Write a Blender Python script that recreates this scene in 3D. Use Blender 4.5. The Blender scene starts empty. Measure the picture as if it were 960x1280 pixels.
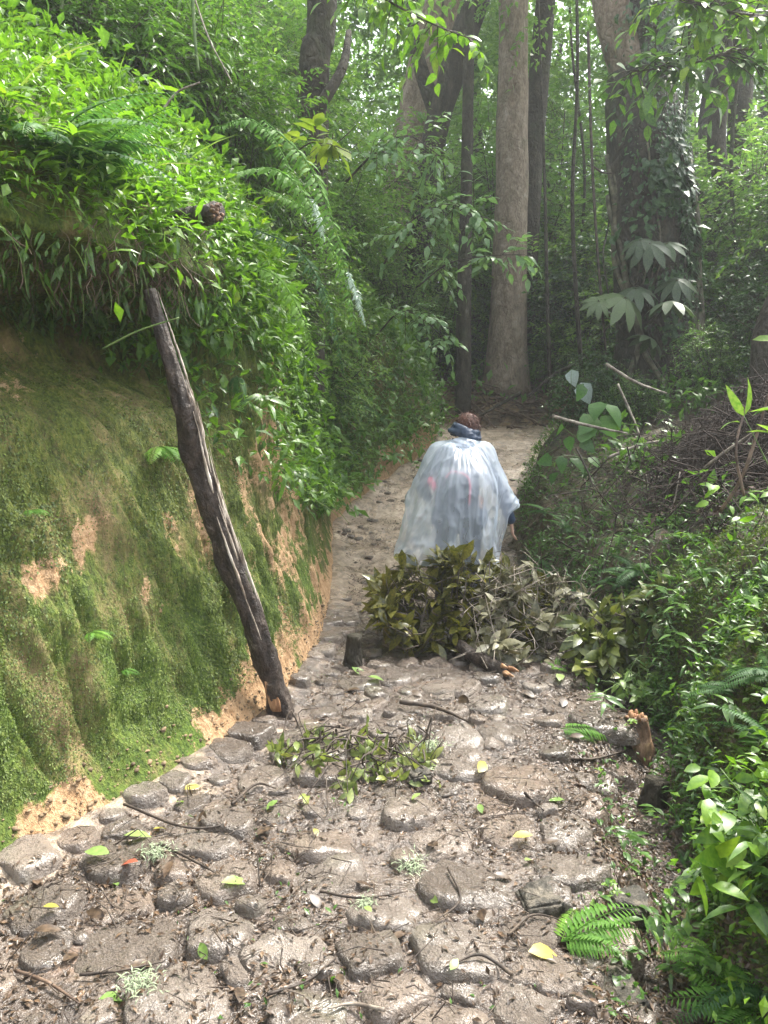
import bpy, bmesh, math, random
import numpy as np
from mathutils import Vector, Matrix
from mathutils.bvhtree import BVHTree

S = bpy.context.scene
COL = S.collection
R = math.radians
rng = np.random.default_rng(7)
random.seed(7)

# ------------------------------------------------------------------ camera, light, exposure
CAM_Z, PITCH, FPX = 1.6, R(6.5), 962.0          # eye height, downward pitch, focal length in photo pixels
cam = bpy.data.cameras.new('camera'); cam_o = bpy.data.objects.new('camera', cam); COL.objects.link(cam_o)
cam_o.location = (0, 0, CAM_Z); cam_o.rotation_euler = (R(90) - PITCH, 0, 0)
cam.sensor_fit = 'VERTICAL'; cam.sensor_height = 36; cam.lens = 36 * FPX / 1280
cam.clip_start = .05; cam.clip_end = 1500
S.camera = cam_o
SUN_EL, SUN_AZ = R(60), R(46)                    # azimuth clockwise from +Y (the way the camera looks)
W = bpy.data.worlds.new('World'); S.world = W; W.use_nodes = True
nt = W.node_tree; bg = nt.nodes['Background']
sky = nt.nodes.new('ShaderNodeTexSky'); sky.sky_type = 'NISHITA'; sky.sun_disc = False
sky.sun_elevation = SUN_EL; sky.sun_rotation = SUN_AZ; sky.air_density = 1.0; sky.dust_density = 4.0; sky.ozone_density = 1.0
hs = nt.nodes.new('ShaderNodeHueSaturation'); hs.inputs['Saturation'].default_value = .35          # bright cloud veil: nearly white sky
nt.links.new(sky.outputs[0], hs.inputs['Color']); nt.links.new(hs.outputs[0], bg.inputs[0]); bg.inputs[1].default_value = .15
sl = bpy.data.lights.new('sun', 'SUN'); sl.energy = 2.6; sl.angle = R(10); sl.color = (1, .95, .86)
so = bpy.data.objects.new('sun', sl); COL.objects.link(so)
sd = Vector((math.sin(SUN_AZ) * math.cos(SUN_EL), math.cos(SUN_AZ) * math.cos(SUN_EL), math.sin(SUN_EL)))
so.rotation_euler = sd.to_track_quat('Z', 'Y').to_euler(); so.location = sd * 40
S.view_settings.view_transform = 'Standard'; S.view_settings.look = 'None'
S.view_settings.exposure = 2.2; S.view_settings.gamma = 1.0
S.cycles.use_denoising = True
S.cycles.max_bounces = 7; S.cycles.diffuse_bounces = 4; S.cycles.transmission_bounces = 5; S.cycles.transparent_max_bounces = 10
S.cycles.volume_bounces = 0
HAZE = 0.0026

# ------------------------------------------------------------------ helpers
def at(u, v, Y):
    """point at forward distance Y seen at photo pixel (u, v)"""
    up = -(v - 640) / FPX; r = (u - 480) / FPX
    d = np.array([r, math.cos(PITCH) + up * math.sin(PITCH), -math.sin(PITCH) + up * math.cos(PITCH)])
    return np.array([0, 0, CAM_Z]) + d * (Y / d[1])
def ray(u, v):
    p = at(u, v, 1.0) - np.array([0, 0, CAM_Z]); return Vector(p).normalized()
def pix(Pn):
    Pn = np.atleast_2d(Pn); y = Pn[:, 1]; z = Pn[:, 2] - CAM_Z
    f = y * math.cos(PITCH) - z * math.sin(PITCH); up = y * math.sin(PITCH) + z * math.cos(PITCH)
    f = np.maximum(f, .05)
    return np.stack([480 + FPX * Pn[:, 0] / f, 640 - FPX * up / f], 1)
def inview(Pn, m=140):
    q = pix(Pn); return (q[:, 0] > -m) & (q[:, 0] < 960 + m) & (q[:, 1] > -m) & (q[:, 1] < 1280 + m) & (np.atleast_2d(Pn)[:, 1] > .6)

def vnoise(P, seed=0):
    P = np.asarray(P, float); i = np.floor(P).astype(np.int64); f = P - i; f = f * f * (3 - 2 * f)
    def h(dx, dy, dz):
        n = ((i[..., 0] + dx) * 374761393 + (i[..., 1] + dy) * 668265263 + (i[..., 2] + dz) * 1440662683 + seed * 982451653) & 0x7fffffff
        n = ((n ^ (n >> 13)) * 1274126177) & 0x7fffffff
        return ((n ^ (n >> 16)) & 0xffff) / 32767.5 - 1
    fx, fy, fz = f[..., 0], f[..., 1], f[..., 2]
    l = lambda a, b, t: a + (b - a) * t
    return l(l(l(h(0,0,0), h(1,0,0), fx), l(h(0,1,0), h(1,1,0), fx), fy), l(l(h(0,0,1), h(1,0,1), fx), l(h(0,1,1), h(1,1,1), fx), fy), fz)
def fbm(P, o=4, seed=0):
    P = np.asarray(P, float); s = 0; a = .5
    for k in range(o):
        s = s + a * vnoise(P * 2 ** k + 17.3 * k, seed + k); a *= .5
    return s

def np_mesh(name, V, faces, mat=None, val=None, smooth=False, attrs=None):
    """V (n,3); faces: list of int arrays (m,3)/(m,4)"""
    me = bpy.data.meshes.new(name)
    V = np.ascontiguousarray(V, np.float32)
    faces = [np.asarray(f, np.int32) for f in (faces if isinstance(faces, list) else [faces]) if len(f)]
    me.vertices.add(len(V)); me.vertices.foreach_set('co', V.ravel())
    li = np.concatenate([f.ravel() for f in faces]); tot = np.concatenate([np.full(len(f), f.shape[1], np.int32) for f in faces])
    me.loops.add(len(li)); me.loops.foreach_set('vertex_index', li)
    me.polygons.add(len(tot)); me.polygons.foreach_set('loop_start', np.concatenate([[0], np.cumsum(tot)[:-1]]).astype(np.int32))
    me.update(calc_edges=True)
    if smooth: me.polygons.foreach_set('use_smooth', np.ones(len(tot), bool))
    else: me.polygons.foreach_set('use_smooth', np.zeros(len(tot), bool))
    if val is not None:
        a = me.attributes.new('v', 'FLOAT', 'POINT'); a.data.foreach_set('value', np.ascontiguousarray(val, np.float32))
    for k, x in (attrs or {}).items():
        a = me.attributes.new(k, 'FLOAT', 'POINT'); a.data.foreach_set('value', np.ascontiguousarray(x, np.float32))
    if mat: me.materials.append(mat)
    return me

class MB:
    """collects tubes, leaves and grids into one mesh"""
    def __init__(s): s.V = []; s.F3 = []; s.F4 = []; s.n = 0; s.val = []
    def add(s, V, F, val=0.0):
        V = np.asarray(V, float); F = np.asarray(F, np.int64)
        if len(V) == 0: return s
        (s.F3 if F.shape[1] == 3 else s.F4).append(F + s.n); s.V.append(V); s.n += len(V)
        s.val.append(np.broadcast_to(np.asarray(val, float), (len(V),)))
        return s
    def arrays(s):
        V = np.concatenate(s.V); fs = []
        if s.F3: fs.append(np.concatenate(s.F3))
        if s.F4: fs.append(np.concatenate(s.F4))
        return V, fs, np.concatenate(s.val)
    def mesh(s, name, mat, smooth=True):
        V, fs, v = s.arrays(); return np_mesh(name, V, fs, mat, v, smooth)

def frames(pts):
    pts = np.asarray(pts, float); T = np.gradient(pts, axis=0); T /= np.linalg.norm(T, axis=1)[:, None] + 1e-9
    a = np.array([0, 0, 1.]) if abs(T[0][2]) < .9 else np.array([1., 0, 0])
    N = np.zeros_like(T); n = np.cross(T[0], a); n /= np.linalg.norm(n)
    for i in range(len(T)):
        n = n - T[i] * n.dot(T[i]); n /= np.linalg.norm(n) + 1e-9; N[i] = n
    return T, N, np.cross(T, N)
def tube(pts, rad, seg=8, bump=0.0, freq=3.0, seed=0, cap=True):
    pts = np.asarray(pts, float); n = len(pts); rad = np.broadcast_to(np.asarray(rad, float), (n,))
    T, N, B = frames(pts); a = np.arange(seg) * 2 * math.pi / seg
    ring = (np.cos(a)[None, :, None] * N[:, None] + np.sin(a)[None, :, None] * B[:, None])
    r = np.repeat(rad[:, None], seg, 1)
    if bump:
        q = ring * rad[:, None, None] * 0 + ring * .9 + pts[:, None] * freq
        r = r * (1 + bump * fbm(q * np.array([1.6, 1.6, .6]), 3, seed))
    V = (pts[:, None] + ring * r[..., None]).reshape(-1, 3)
    i = np.arange(n - 1)[:, None] * seg; j = np.arange(seg)[None]; k = (j + 1) % seg
    F = np.stack([i + j, i + k, i + seg + k, i + seg + j], -1).reshape(-1, 4)
    if cap:
        V = np.concatenate([V, pts[:1] , pts[-1:]]); c0, c1 = n * seg, n * seg + 1
        jj = np.arange(seg); kk = (jj + 1) % seg
        # caps as degenerate-free quads need triangles: emit as quads with repeated centre avoided
        F3 = np.concatenate([np.stack([np.full(seg, c0), kk, jj], 1), np.stack([np.full(seg, c1), (n - 1) * seg + jj, (n - 1) * seg + kk], 1)])
        return V, F, F3
    return V, F
def add_tube(mb, pts, rad, seg=8, val=0.0, **k):
    V, F, F3 = tube(pts, rad, seg, **k); n0 = mb.n
    mb.add(V, F, val); mb.F3.append(F3 + n0); return mb
def curve(ctrl, n):
    """Catmull-Rom through control points"""
    c = np.asarray(ctrl, float); c = np.concatenate([[2 * c[0] - c[1]], c, [2 * c[-1] - c[-2]]])
    t = np.linspace(0, len(c) - 3 - 1e-6, n); i = t.astype(int); f = (t - i)[:, None]
    p0, p1, p2, p3 = c[i], c[i + 1], c[i + 2], c[i + 3]
    return .5 * (2 * p1 + (p2 - p0) * f + (2 * p0 - 5 * p1 + 4 * p2 - p3) * f ** 2 + (3 * p1 - p0 - 3 * p2 + p3) * f ** 3)
def grid_faces(n, m):
    i = np.arange(n - 1)[:, None] * m; j = np.arange(m - 1)[None]
    return np.stack([i + j, i + j + 1, i + m + j + 1, i + m + j], -1).reshape(-1, 4)

def leaf_tpl(w=.4, fold=.25, droop=.25, n=3, wide=.45):
    """leaf along +Y of length 1, facing +Z"""
    if n == 1:
        return (np.array([[0, 0, 0], [-w / 2, wide, fold * w / 2], [w / 2, wide, fold * w / 2], [0, 1, -droop * .6]]), np.array([[0, 2, 1], [1, 2, 3]]))
    V = [[0, 0, 0]]; F = []
    for i in range(1, n):
        s = i / n; ww = w * .5 * max(.2, math.sin(math.pi * s ** (math.log(.5) / math.log(wide)))) ** .8; z = -droop * s * s
        V += [[-ww, s, z + fold * ww], [0, s + .02, z], [ww, s, z + fold * ww]]
    V.append([0, 1, -droop]); last = len(V) - 1
    F += [[0, 2, 1], [0, 3, 2]]
    for i in range(1, n - 1):
        a = 1 + 3 * (i - 1); b = a + 3
        F += [[a, a + 1, b + 1], [a, b + 1, b], [a + 1, a + 2, b + 2], [a + 1, b + 2, b + 1]]
    a = 1 + 3 * (n - 2); F += [[a, a + 1, last], [a + 1, a + 2, last]]
    return np.array(V, float), np.array(F)
def unit(a): return a / (np.linalg.norm(a, axis=-1, keepdims=True) + 1e-9)
def scatter(tpl, pos, fwd, up, scale, val):
    V, F = tpl; pos = np.asarray(pos, float); n = len(pos)
    f = unit(np.asarray(fwd, float)); r = unit(np.cross(f, np.broadcast_to(up, f.shape))); u = np.cross(r, f)
    scale = np.broadcast_to(np.asarray(scale, float), (n,)); val = np.broadcast_to(np.asarray(val, float), (n,))
    P = pos[:, None] + scale[:, None, None] * (V[None, :, 0:1] * r[:, None] + V[None, :, 1:2] * f[:, None] + V[None, :, 2:3] * u[:, None])
    k = len(V); FF = (F[None] + (np.arange(n) * k)[:, None, None]).reshape(-1, F.shape[1])
    return P.reshape(-1, 3), FF, np.repeat(val, k)
def rvec(n, up=0.0):
    a = rng.normal(size=(n, 3)); a = unit(a); a[:, 2] += up; return unit(a)

def tag(o, label=None, cat=None, group=None, kind=None):
    if label: o['label'] = label
    if cat: o['category'] = cat
    if group: o['group'] = group
    if kind: o['kind'] = kind
    return o
def thing(name, label, cat, loc=(0, 0, 0), group=None, rot=(0, 0, 0), scale=1.0):
    o = bpy.data.objects.new(name, None); COL.objects.link(o); o.empty_display_size = .1
    o.location = loc; o.rotation_euler = rot; o.scale = (scale,) * 3
    return tag(o, label, cat, group)
def obj(name, me, parent=None, loc=(0, 0, 0), rot=(0, 0, 0), scale=1.0, label=None):
    o = bpy.data.objects.new(name, me); COL.objects.link(o); o.parent = parent
    o.location = loc; o.rotation_euler = rot; o.scale = (scale,) * 3 if np.isscalar(scale) else scale
    if label: o['label'] = label
    return o
def dup(src, loc, rot, scale, label=None, group=None):
    r = src.copy(); COL.objects.link(r); r.location = loc; r.rotation_euler = rot; r.scale = (scale,) * 3
    if label: r['label'] = label
    if group: r['group'] = group
    for ch in KIDS[src.name]:
        c = ch.copy(); COL.objects.link(c); c.parent = r
    return r
KIDS = {}
def keep(root, kids): KIDS[root.name] = list(kids); return root
def basis(fwd, up):
    f = Vector(fwd).normalized(); r = f.cross(Vector(up)); r = r.normalized() if r.length > 1e-5 else Vector((1, 0, 0)); u = r.cross(f)
    return Matrix((r, f, u)).transposed()
def leaf_obj(me, parent, pos, fwd, up, scale, name='leaf', label=None):
    o = bpy.data.objects.new(name, me); COL.objects.link(o); o.parent = parent
    m = basis(fwd, up).to_4x4(); o.matrix_local = Matrix.Translation(Vector(pos)) @ m @ Matrix.Scale(scale, 4)
    if label: o['label'] = label
    return o

# ------------------------------------------------------------------ materials
def newmat(name):
    m = bpy.data.materials.new(name); m.use_nodes = True; n = m.node_tree.nodes; n.clear()
    out = n.new('ShaderNodeOutputMaterial'); return m, m.node_tree, out
def nd(t, typ, **kw):
    n = t.nodes.new(typ)
    for k, v in kw.items():
        if k.startswith('i_'): n.inputs[k[2:].replace('_', ' ')].default_value = v
        else: setattr(n, k, v)
    return n
def ramp(t, fac, stops, interp='LINEAR'):
    r = t.nodes.new('ShaderNodeValToRGB'); e = r.color_ramp.elements; r.color_ramp.interpolation = interp
    while len(e) < len(stops): e.new(.5)
    for i, (p, c) in enumerate(stops):
        e[i].position = p; e[i].color = (*c, 1) if len(c) == 3 else c
    t.links.new(fac, r.inputs[0]); return r.outputs[0]
def noise_n(t, scale, detail=4, rough=.6, vec=None, stretch=None):
    n = nd(t, 'ShaderNodeTexNoise'); n.inputs['Scale'].default_value = scale; n.inputs['Detail'].default_value = detail; n.inputs['Roughness'].default_value = rough
    if vec is None:
        g = nd(t, 'ShaderNodeNewGeometry'); vec = g.outputs['Position']
    if stretch:
        mp = nd(t, 'ShaderNodeMapping'); mp.inputs['Scale'].default_value = stretch; t.links.new(vec, mp.inputs[0]); vec = mp.outputs[0]
    t.links.new(vec, n.inputs['Vector']); return n.outputs['Fac']
def math_n(t, op, a, b=None, c=None, clamp=False):
    n = nd(t, 'ShaderNodeMath', operation=op); n.use_clamp = clamp
    for i, x in enumerate((a, b, c)):
        if x is None: continue
        if isinstance(x, (int, float)): n.inputs[i].default_value = x
        else: t.links.new(x, n.inputs[i])
    return n.outputs[0]
def mixc(t, fac, a, b):
    n = nd(t, 'ShaderNodeMix', data_type='RGBA')
    for sck, x in ((n.inputs[0], fac), (n.inputs[6], a), (n.inputs[7], b)):
        if isinstance(x, (int, float)): sck.default_value = x
        elif isinstance(x, tuple): sck.default_value = (*x, 1)
        else: t.links.new(x, sck)
    return n.outputs[2]
def attr(t, name):
    n = nd(t, 'ShaderNodeAttribute'); n.attribute_name = name; return n.outputs['Fac']
def bump_n(t, h, strength=.4, dist=.02):
    b = nd(t, 'ShaderNodeBump'); b.inputs['Strength'].default_value = strength; b.inputs['Distance'].default_value = dist
    t.links.new(h, b.inputs['Height']); return b.outputs[0]

def leafmat(name, stops, rough=.4, trans=.35, tcol=(1.25, 1.35, .7), spec=.5):
    m, t, out = newmat(name)
    oi = nd(t, 'ShaderNodeObjectInfo')
    f = math_n(t, 'FRACT', math_n(t, 'ADD', attr(t, 'v'), oi.outputs['Random']))
    f = math_n(t, 'MULTIPLY', f, .98)
    c = ramp(t, f, stops)
    nz = noise_n(t, 60, 2)
    c = mixc(t, .3, c, ramp(t, nz, [(.3, tuple(x * .55 for x in stops[0][1])), (.7, tuple(min(1, x * 1.35) for x in stops[-1][1]))]))
    p = nd(t, 'ShaderNodeBsdfPrincipled'); t.links.new(c, p.inputs['Base Color']); p.inputs['Roughness'].default_value = rough
    p.inputs['Specular IOR Level'].default_value = spec
    tr = nd(t, 'ShaderNodeBsdfTranslucent')
    mul = nd(t, 'ShaderNodeMix', data_type='RGBA', blend_type='MULTIPLY'); mul.inputs[0].default_value = 1
    t.links.new(c, mul.inputs[6]); mul.inputs[7].default_value = (*tcol, 1); t.links.new(mul.outputs[2], tr.inputs[0])
    mx = nd(t, 'ShaderNodeMixShader'); mx.inputs[0].default_value = trans
    t.links.new(p.outputs[0], mx.inputs[1]); t.links.new(tr.outputs[0], mx.inputs[2]); t.links.new(mx.outputs[0], out.inputs[0])
    return m
def solidmat(name, stops, scale=8, rough=(.5, .8), bump=.4, bdist=.02, stretch=None, detail=6, local=False):
    m, t, out = newmat(name); vec = None
    if local: vec = nd(t, 'ShaderNodeTexCoord').outputs['Object']
    nz = noise_n(t, scale, detail, .7, vec, stretch); c = ramp(t, math_n(t, 'MULTIPLY_ADD', nz, 1.7, -.35, True), stops)
    p = nd(t, 'ShaderNodeBsdfPrincipled'); t.links.new(c, p.inputs['Base Color'])
    n2 = noise_n(t, scale * 3.1, 4, .6, vec, stretch)
    rr = nd(t, 'ShaderNodeMapRange'); t.links.new(n2, rr.inputs[0]); rr.inputs[1].default_value = .3; rr.inputs[2].default_value = .7
    rr.inputs[3].default_value, rr.inputs[4].default_value = rough; t.links.new(rr.outputs[0], p.inputs['Roughness'])
    if bump: t.links.new(bump_n(t, math_n(t, 'ADD', nz, math_n(t, 'MULTIPLY', n2, .5)), bump, bdist), p.inputs['Normal'])
    t.links.new(p.outputs[0], out.inputs[0]); return m

MAT = {}
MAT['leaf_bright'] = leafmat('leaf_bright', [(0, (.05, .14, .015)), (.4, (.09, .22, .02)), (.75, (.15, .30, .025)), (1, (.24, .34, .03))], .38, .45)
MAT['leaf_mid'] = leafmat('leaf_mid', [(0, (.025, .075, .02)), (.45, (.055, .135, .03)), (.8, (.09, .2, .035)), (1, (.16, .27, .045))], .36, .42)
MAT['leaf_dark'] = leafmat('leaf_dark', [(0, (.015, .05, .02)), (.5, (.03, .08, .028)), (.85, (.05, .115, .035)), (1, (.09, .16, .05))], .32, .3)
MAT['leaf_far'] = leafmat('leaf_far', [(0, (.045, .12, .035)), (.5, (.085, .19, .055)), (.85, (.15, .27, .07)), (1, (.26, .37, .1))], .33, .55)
MAT['fern'] = leafmat('fern', [(0, (.05, .14, .02)), (.5, (.09, .22, .03)), (1, (.16, .3, .04))], .6, .42, spec=.25)
MAT['fern_dark'] = leafmat('fern_dark', [(0, (.03, .09, .03)), (.5, (.05, .13, .04)), (1, (.09, .19, .05))], .55, .4, spec=.3)
MAT['fern_painted_shine'] = leafmat('fern_painted_shine', [(0, (.2, .3, .2)), (1, (.38, .48, .38))], .3, .3, (1, 1, 1))  # whitish green paints the white reflection on glossy fern tips into the colour
MAT['olive'] = leafmat('olive', [(0, (.022, .03, .01)), (.4, (.042, .053, .015)), (.75, (.075, .085, .024)), (.95, (.12, .115, .03)), (1, (.3, .25, .04))], .24, .2)
MAT['withered'] = leafmat('withered', [(0, (.05, .05, .022)), (.4, (.1, .1, .042)), (.8, (.18, .17, .09)), (1, (.28, .26, .16))], .42, .18, (1.1, 1, .8))
MAT['yellowgreen'] = leafmat('yellowgreen', [(0, (.04, .066, .016)), (.5, (.08, .11, .023)), (1, (.18, .19, .04))], .33, .3)
MAT['palmate'] = leafmat('palmate', [(0, (.045, .07, .04)), (.6, (.075, .11, .06)), (1, (.12, .17, .07))], .45, .25)
MAT['deadleaf'] = leafmat('deadleaf', [(0, (.014, .009, .007)), (.5, (.034, .021, .014)), (.8, (.065, .04, .025)), (.95, (.14, .085, .05)), (1, (.22, .15, .09))], .42, .1, (1, .9, .7))
MAT['yellowleaf'] = leafmat('yellowleaf', [(0, (.3, .27, .05)), (1, (.45, .38, .09))], .4, .3, (1, 1, .8))
MAT['greenleaf'] = leafmat('greenleaf', [(0, (.13, .24, .05)), (1, (.28, .38, .12))], .4, .35)
MAT['redleaf'] = leafmat('redleaf', [(0, (.4, .1, .06)), (1, (.45, .12, .07))], .35, .25, (1, .8, .7))
MAT['mossleaf'] = leafmat('mossleaf', [(0, (.025, .05, .01)), (.45, (.055, .1, .016)), (.8, (.1, .16, .024)), (1, (.18, .22, .04))], .6, .3)
MAT['grass'] = leafmat('grass', [(0, (.05, .13, .02)), (.5, (.1, .22, .03)), (.85, (.17, .3, .05)), (1, (.3, .3, .12))], .4, .4)
def barkmat(name, stops, scale=7, cr=(9, 9, 2.2), dark=.35):
    m, t, out = newmat(name); pos = nd(t, 'ShaderNodeNewGeometry').outputs['Position']
    w = nd(t, 'ShaderNodeTexNoise'); w.inputs['Scale'].default_value = 5; t.links.new(pos, w.inputs['Vector'])
    wa = nd(t, 'ShaderNodeMix', data_type='VECTOR'); wa.inputs[0].default_value = .3; t.links.new(pos, wa.inputs[4]); t.links.new(w.outputs['Color'], wa.inputs[5])
    mp = nd(t, 'ShaderNodeMapping'); mp.inputs['Scale'].default_value = cr; t.links.new(wa.outputs[1], mp.inputs[0])
    v = nd(t, 'ShaderNodeTexVoronoi', feature='DISTANCE_TO_EDGE'); v.inputs['Scale'].default_value = 1.0; t.links.new(mp.outputs[0], v.inputs['Vector'])
    crack = math_n(t, 'MULTIPLY', v.outputs['Distance'], 5.0, None, True)
    n1 = noise_n(t, scale, 6, .7, pos, (1, 1, .5)); n2 = noise_n(t, scale * 6, 4, .7, pos, (1, 1, .4)); n3 = noise_n(t, 1.3, 4, .6, pos)
    c = ramp(t, math_n(t, 'MULTIPLY_ADD', math_n(t, 'ADD', math_n(t, 'MULTIPLY', n1, .6), math_n(t, 'MULTIPLY', n2, .4)), 2.2, -.6, True), stops)
    c = mixc(t, math_n(t, 'MULTIPLY', math_n(t, 'SUBTRACT', 1.0, crack), .22), c, tuple(x * dark for x in stops[1][1]))
    c = mixc(t, math_n(t, 'MULTIPLY_ADD', n3, 4, -2.3, True), c, (.06, .085, .03))
    p = nd(t, 'ShaderNodeBsdfPrincipled'); t.links.new(c, p.inputs['Base Color']); p.inputs['Roughness'].default_value = .8; p.inputs['Specular IOR Level'].default_value = .3
    c = mixc(t, math_n(t, 'MULTIPLY_ADD', noise_n(t, 4, 4, .6, pos), 6, -3.6, True), c, tuple(min(1, x * 1.5) for x in stops[3][1]))
    t.links.new(bump_n(t, math_n(t, 'ADD', math_n(t, 'MULTIPLY', crack, .4), math_n(t, 'ADD', n1, math_n(t, 'MULTIPLY', n2, .7))), 1.0, .04), p.inputs['Normal']); t.links.new(p.outputs[0], out.inputs[0]); return m
MAT['bark_pale'] = barkmat('bark_pale', [(.1, (.08, .058, .04)), (.4, (.2, .155, .11)), (.65, (.31, .25, .19)), (.9, (.42, .38, .32))])
MAT['bark_dark'] = barkmat('bark_dark', [(.1, (.016, .014, .01)), (.4, (.04, .034, .024)), (.7, (.075, .065, .045)), (.92, (.15, .14, .11))])
MAT['bark_vine'] = barkmat('bark_vine', [(.1, (.014, .014, .01)), (.4, (.036, .033, .024)), (.7, (.08, .068, .05)), (.92, (.17, .145, .11))], 5)
MAT['bark_log'] = solidmat('bark_log', [(.15, (.012, .008, .006)), (.45, (.034, .023, .017)), (.68, (.07, .05, .037)), (.88, (.25, .215, .18))], 16, (.35, .75), 1.0, .03, (1, 1, .8))
MAT['wood_raw'] = solidmat('wood_raw', [(.3, (.2, .1, .05)), (.5, (.4, .22, .11)), (.7, (.55, .36, .2))], 14, (.5, .8), .6, .01, (1, 1, .2))
MAT['wood_pale'] = solidmat('wood_pale', [(.3, (.16, .12, .09)), (.5, (.38, .32, .26)), (.7, (.6, .54, .47))], 18, (.4, .7), .7, .01, (1, 1, .25))
MAT['twig'] = solidmat('twig', [(.3, (.02, .014, .01)), (.5, (.045, .032, .023)), (.75, (.1, .075, .052))], 14, (.6, .9), .3, .01)
MAT['twig_red'] = solidmat('twig_red', [(.3, (.05, .03, .02)), (.5, (.11, .07, .045)), (.7, (.2, .14, .1))], 9, (.5, .85), .3, .01)
MAT['twig_pale'] = solidmat('twig_pale', [(.3, (.08, .06, .045)), (.5, (.17, .14, .11)), (.7, (.32, .28, .22))], 14, (.5, .8), .3, .01)
MAT['stem_green'] = solidmat('stem_green', [(.3, (.05, .1, .02)), (.7, (.13, .2, .05))], 10, (.4, .6), 0)
MAT['vine'] = solidmat('vine', [(.3, (.04, .035, .022)), (.5, (.09, .08, .05)), (.7, (.16, .15, .09))], 8, (.5, .8), .4, .01)

def mat_bank():
    m, t, out = newmat('mossy_earth')
    g = nd(t, 'ShaderNodeNewGeometry'); pos = g.outputs['Position']
    bare = attr(t, 'bare'); green = attr(t, 'green')
    n1 = noise_n(t, 2.2, 5, .65, pos, (1.5, 1.5, .45)); n2 = noise_n(t, 9, 6, .7, pos, (1.4, 1.4, .3)); n3 = noise_n(t, 55, 4, .7, pos, (1, 1, .5)); n4 = noise_n(t, 26, 5, .75, pos)
    soil = ramp(t, math_n(t, 'ADD', math_n(t, 'MULTIPLY', n2, .6), math_n(t, 'MULTIPLY', n4, .4)), [(.32, (.09, .06, .03)), (.45, (.2, .135, .07)), (.56, (.34, .235, .125)), (.7, (.48, .34, .19))])
    clay = ramp(t, n4, [(.3, (.25, .14, .065)), (.5, (.42, .265, .14)), (.7, (.56, .39, .235))])
    moss = ramp(t, math_n(t, 'ADD', math_n(t, 'MULTIPLY', n3, .6), math_n(t, 'MULTIPLY', n2, .4)), [(.32, (.022, .03, .008)), (.45, (.065, .085, .016)), (.55, (.125, .145, .026)), (.68, (.22, .22, .05))])
    mg = ramp(t, n3, [(.3, (.02, .045, .008)), (.5, (.08, .14, .018)), (.7, (.15, .22, .03))])
    moss = mixc(t, math_n(t, 'ADD', green, math_n(t, 'MULTIPLY_ADD', n1, 1.6, -.8), None, True), moss, mg)
    mf = math_n(t, 'MULTIPLY_ADD', math_n(t, 'ADD', n1, math_n(t, 'MULTIPLY', n4, .5)), 4.5, -2.35, True)   # how much moss over soil
    c = mixc(t, math_n(t, 'MULTIPLY', math_n(t, 'SUBTRACT', 1.0, mf), .8), moss, soil)
    bf = math_n(t, 'MULTIPLY_ADD', math_n(t, 'ADD', bare, math_n(t, 'MULTIPLY_ADD', math_n(t, 'ADD', n4, n2), 1.3, -1.3)), 5.0, -2.0, True)
    c = mixc(t, bf, c, clay)
    p = nd(t, 'ShaderNodeBsdfPrincipled'); t.links.new(c, p.inputs['Base Color']); p.inputs['Roughness'].default_value = .75; p.inputs['Specular IOR Level'].default_value = .3
    h = math_n(t, 'ADD', math_n(t, 'MULTIPLY', n2, 1.0), math_n(t, 'ADD', math_n(t, 'MULTIPLY', n3, .35), math_n(t, 'MULTIPLY', n4, .5)))
    t.links.new(bump_n(t, h, .9, .05), p.inputs['Normal']); t.links.new(p.outputs[0], out.inputs[0]); return m
MAT['bank'] = mat_bank()
MAT['clod'] = solidmat('clod', [(.2, (.06, .045, .022)), (.5, (.16, .11, .06)), (.8, (.34, .23, .13))], 12, (.7, .9), .6, .01)
def mat_path():
    m, t, out = newmat('wet_path')
    g = nd(t, 'ShaderNodeNewGeometry'); pos = g.outputs['Position']
    sand = attr(t, 'sand')
    n1 = noise_n(t, 1.7, 5, .6, pos); n2 = noise_n(t, 11, 6, .7, pos); n3 = noise_n(t, 60, 4, .7, pos)
    mud = ramp(t, math_n(t, 'ADD', math_n(t, 'MULTIPLY', n2, .65), math_n(t, 'MULTIPLY', n3, .35)), [(.33, (.02, .0145, .011)), (.47, (.06, .043, .032)), (.58, (.13, .097, .072)), (.72, (.25, .19, .145))])
    sd_ = ramp(t, n2, [(.3, (.17, .125, .085)), (.5, (.34, .26, .185)), (.7, (.52, .41, .3))])
    cl = ramp(t, n3, [(.3, (.17, .095, .055)), (.7, (.36, .22, .13))])
    c = mixc(t, math_n(t, 'MULTIPLY_ADD', n1, 4.0, -2.35, True), mud, cl)
    c = mixc(t, math_n(t, 'MULTIPLY_ADD', math_n(t, 'ADD', sand, math_n(t, 'MULTIPLY_ADD', n2, 1.2, -.6)), 1.6, -.3, True), c, sd_)
    p = nd(t, 'ShaderNodeBsdfPrincipled'); t.links.new(c, p.inputs['Base Color'])
    rr = nd(t, 'ShaderNodeMapRange'); t.links.new(n1, rr.inputs[0]); rr.inputs[1].default_value = .35; rr.inputs[2].default_value = .62; p.inputs['Coat Weight'].default_value = .7; p.inputs['Coat Roughness'].default_value = .16; rr.inputs[3].default_value = .16; rr.inputs[4].default_value = .5
    t.links.new(rr.outputs[0], p.inputs['Roughness'])
    bo = bump_n(t, math_n(t, 'ADD', n2, math_n(t, 'MULTIPLY', n3, .4)), .8, .03); t.links.new(bo, p.inputs['Normal']); t.links.new(bo, p.inputs['Coat Normal'])
    t.links.new(p.outputs[0], out.inputs[0]); return m
MAT['path'] = mat_path()
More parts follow.
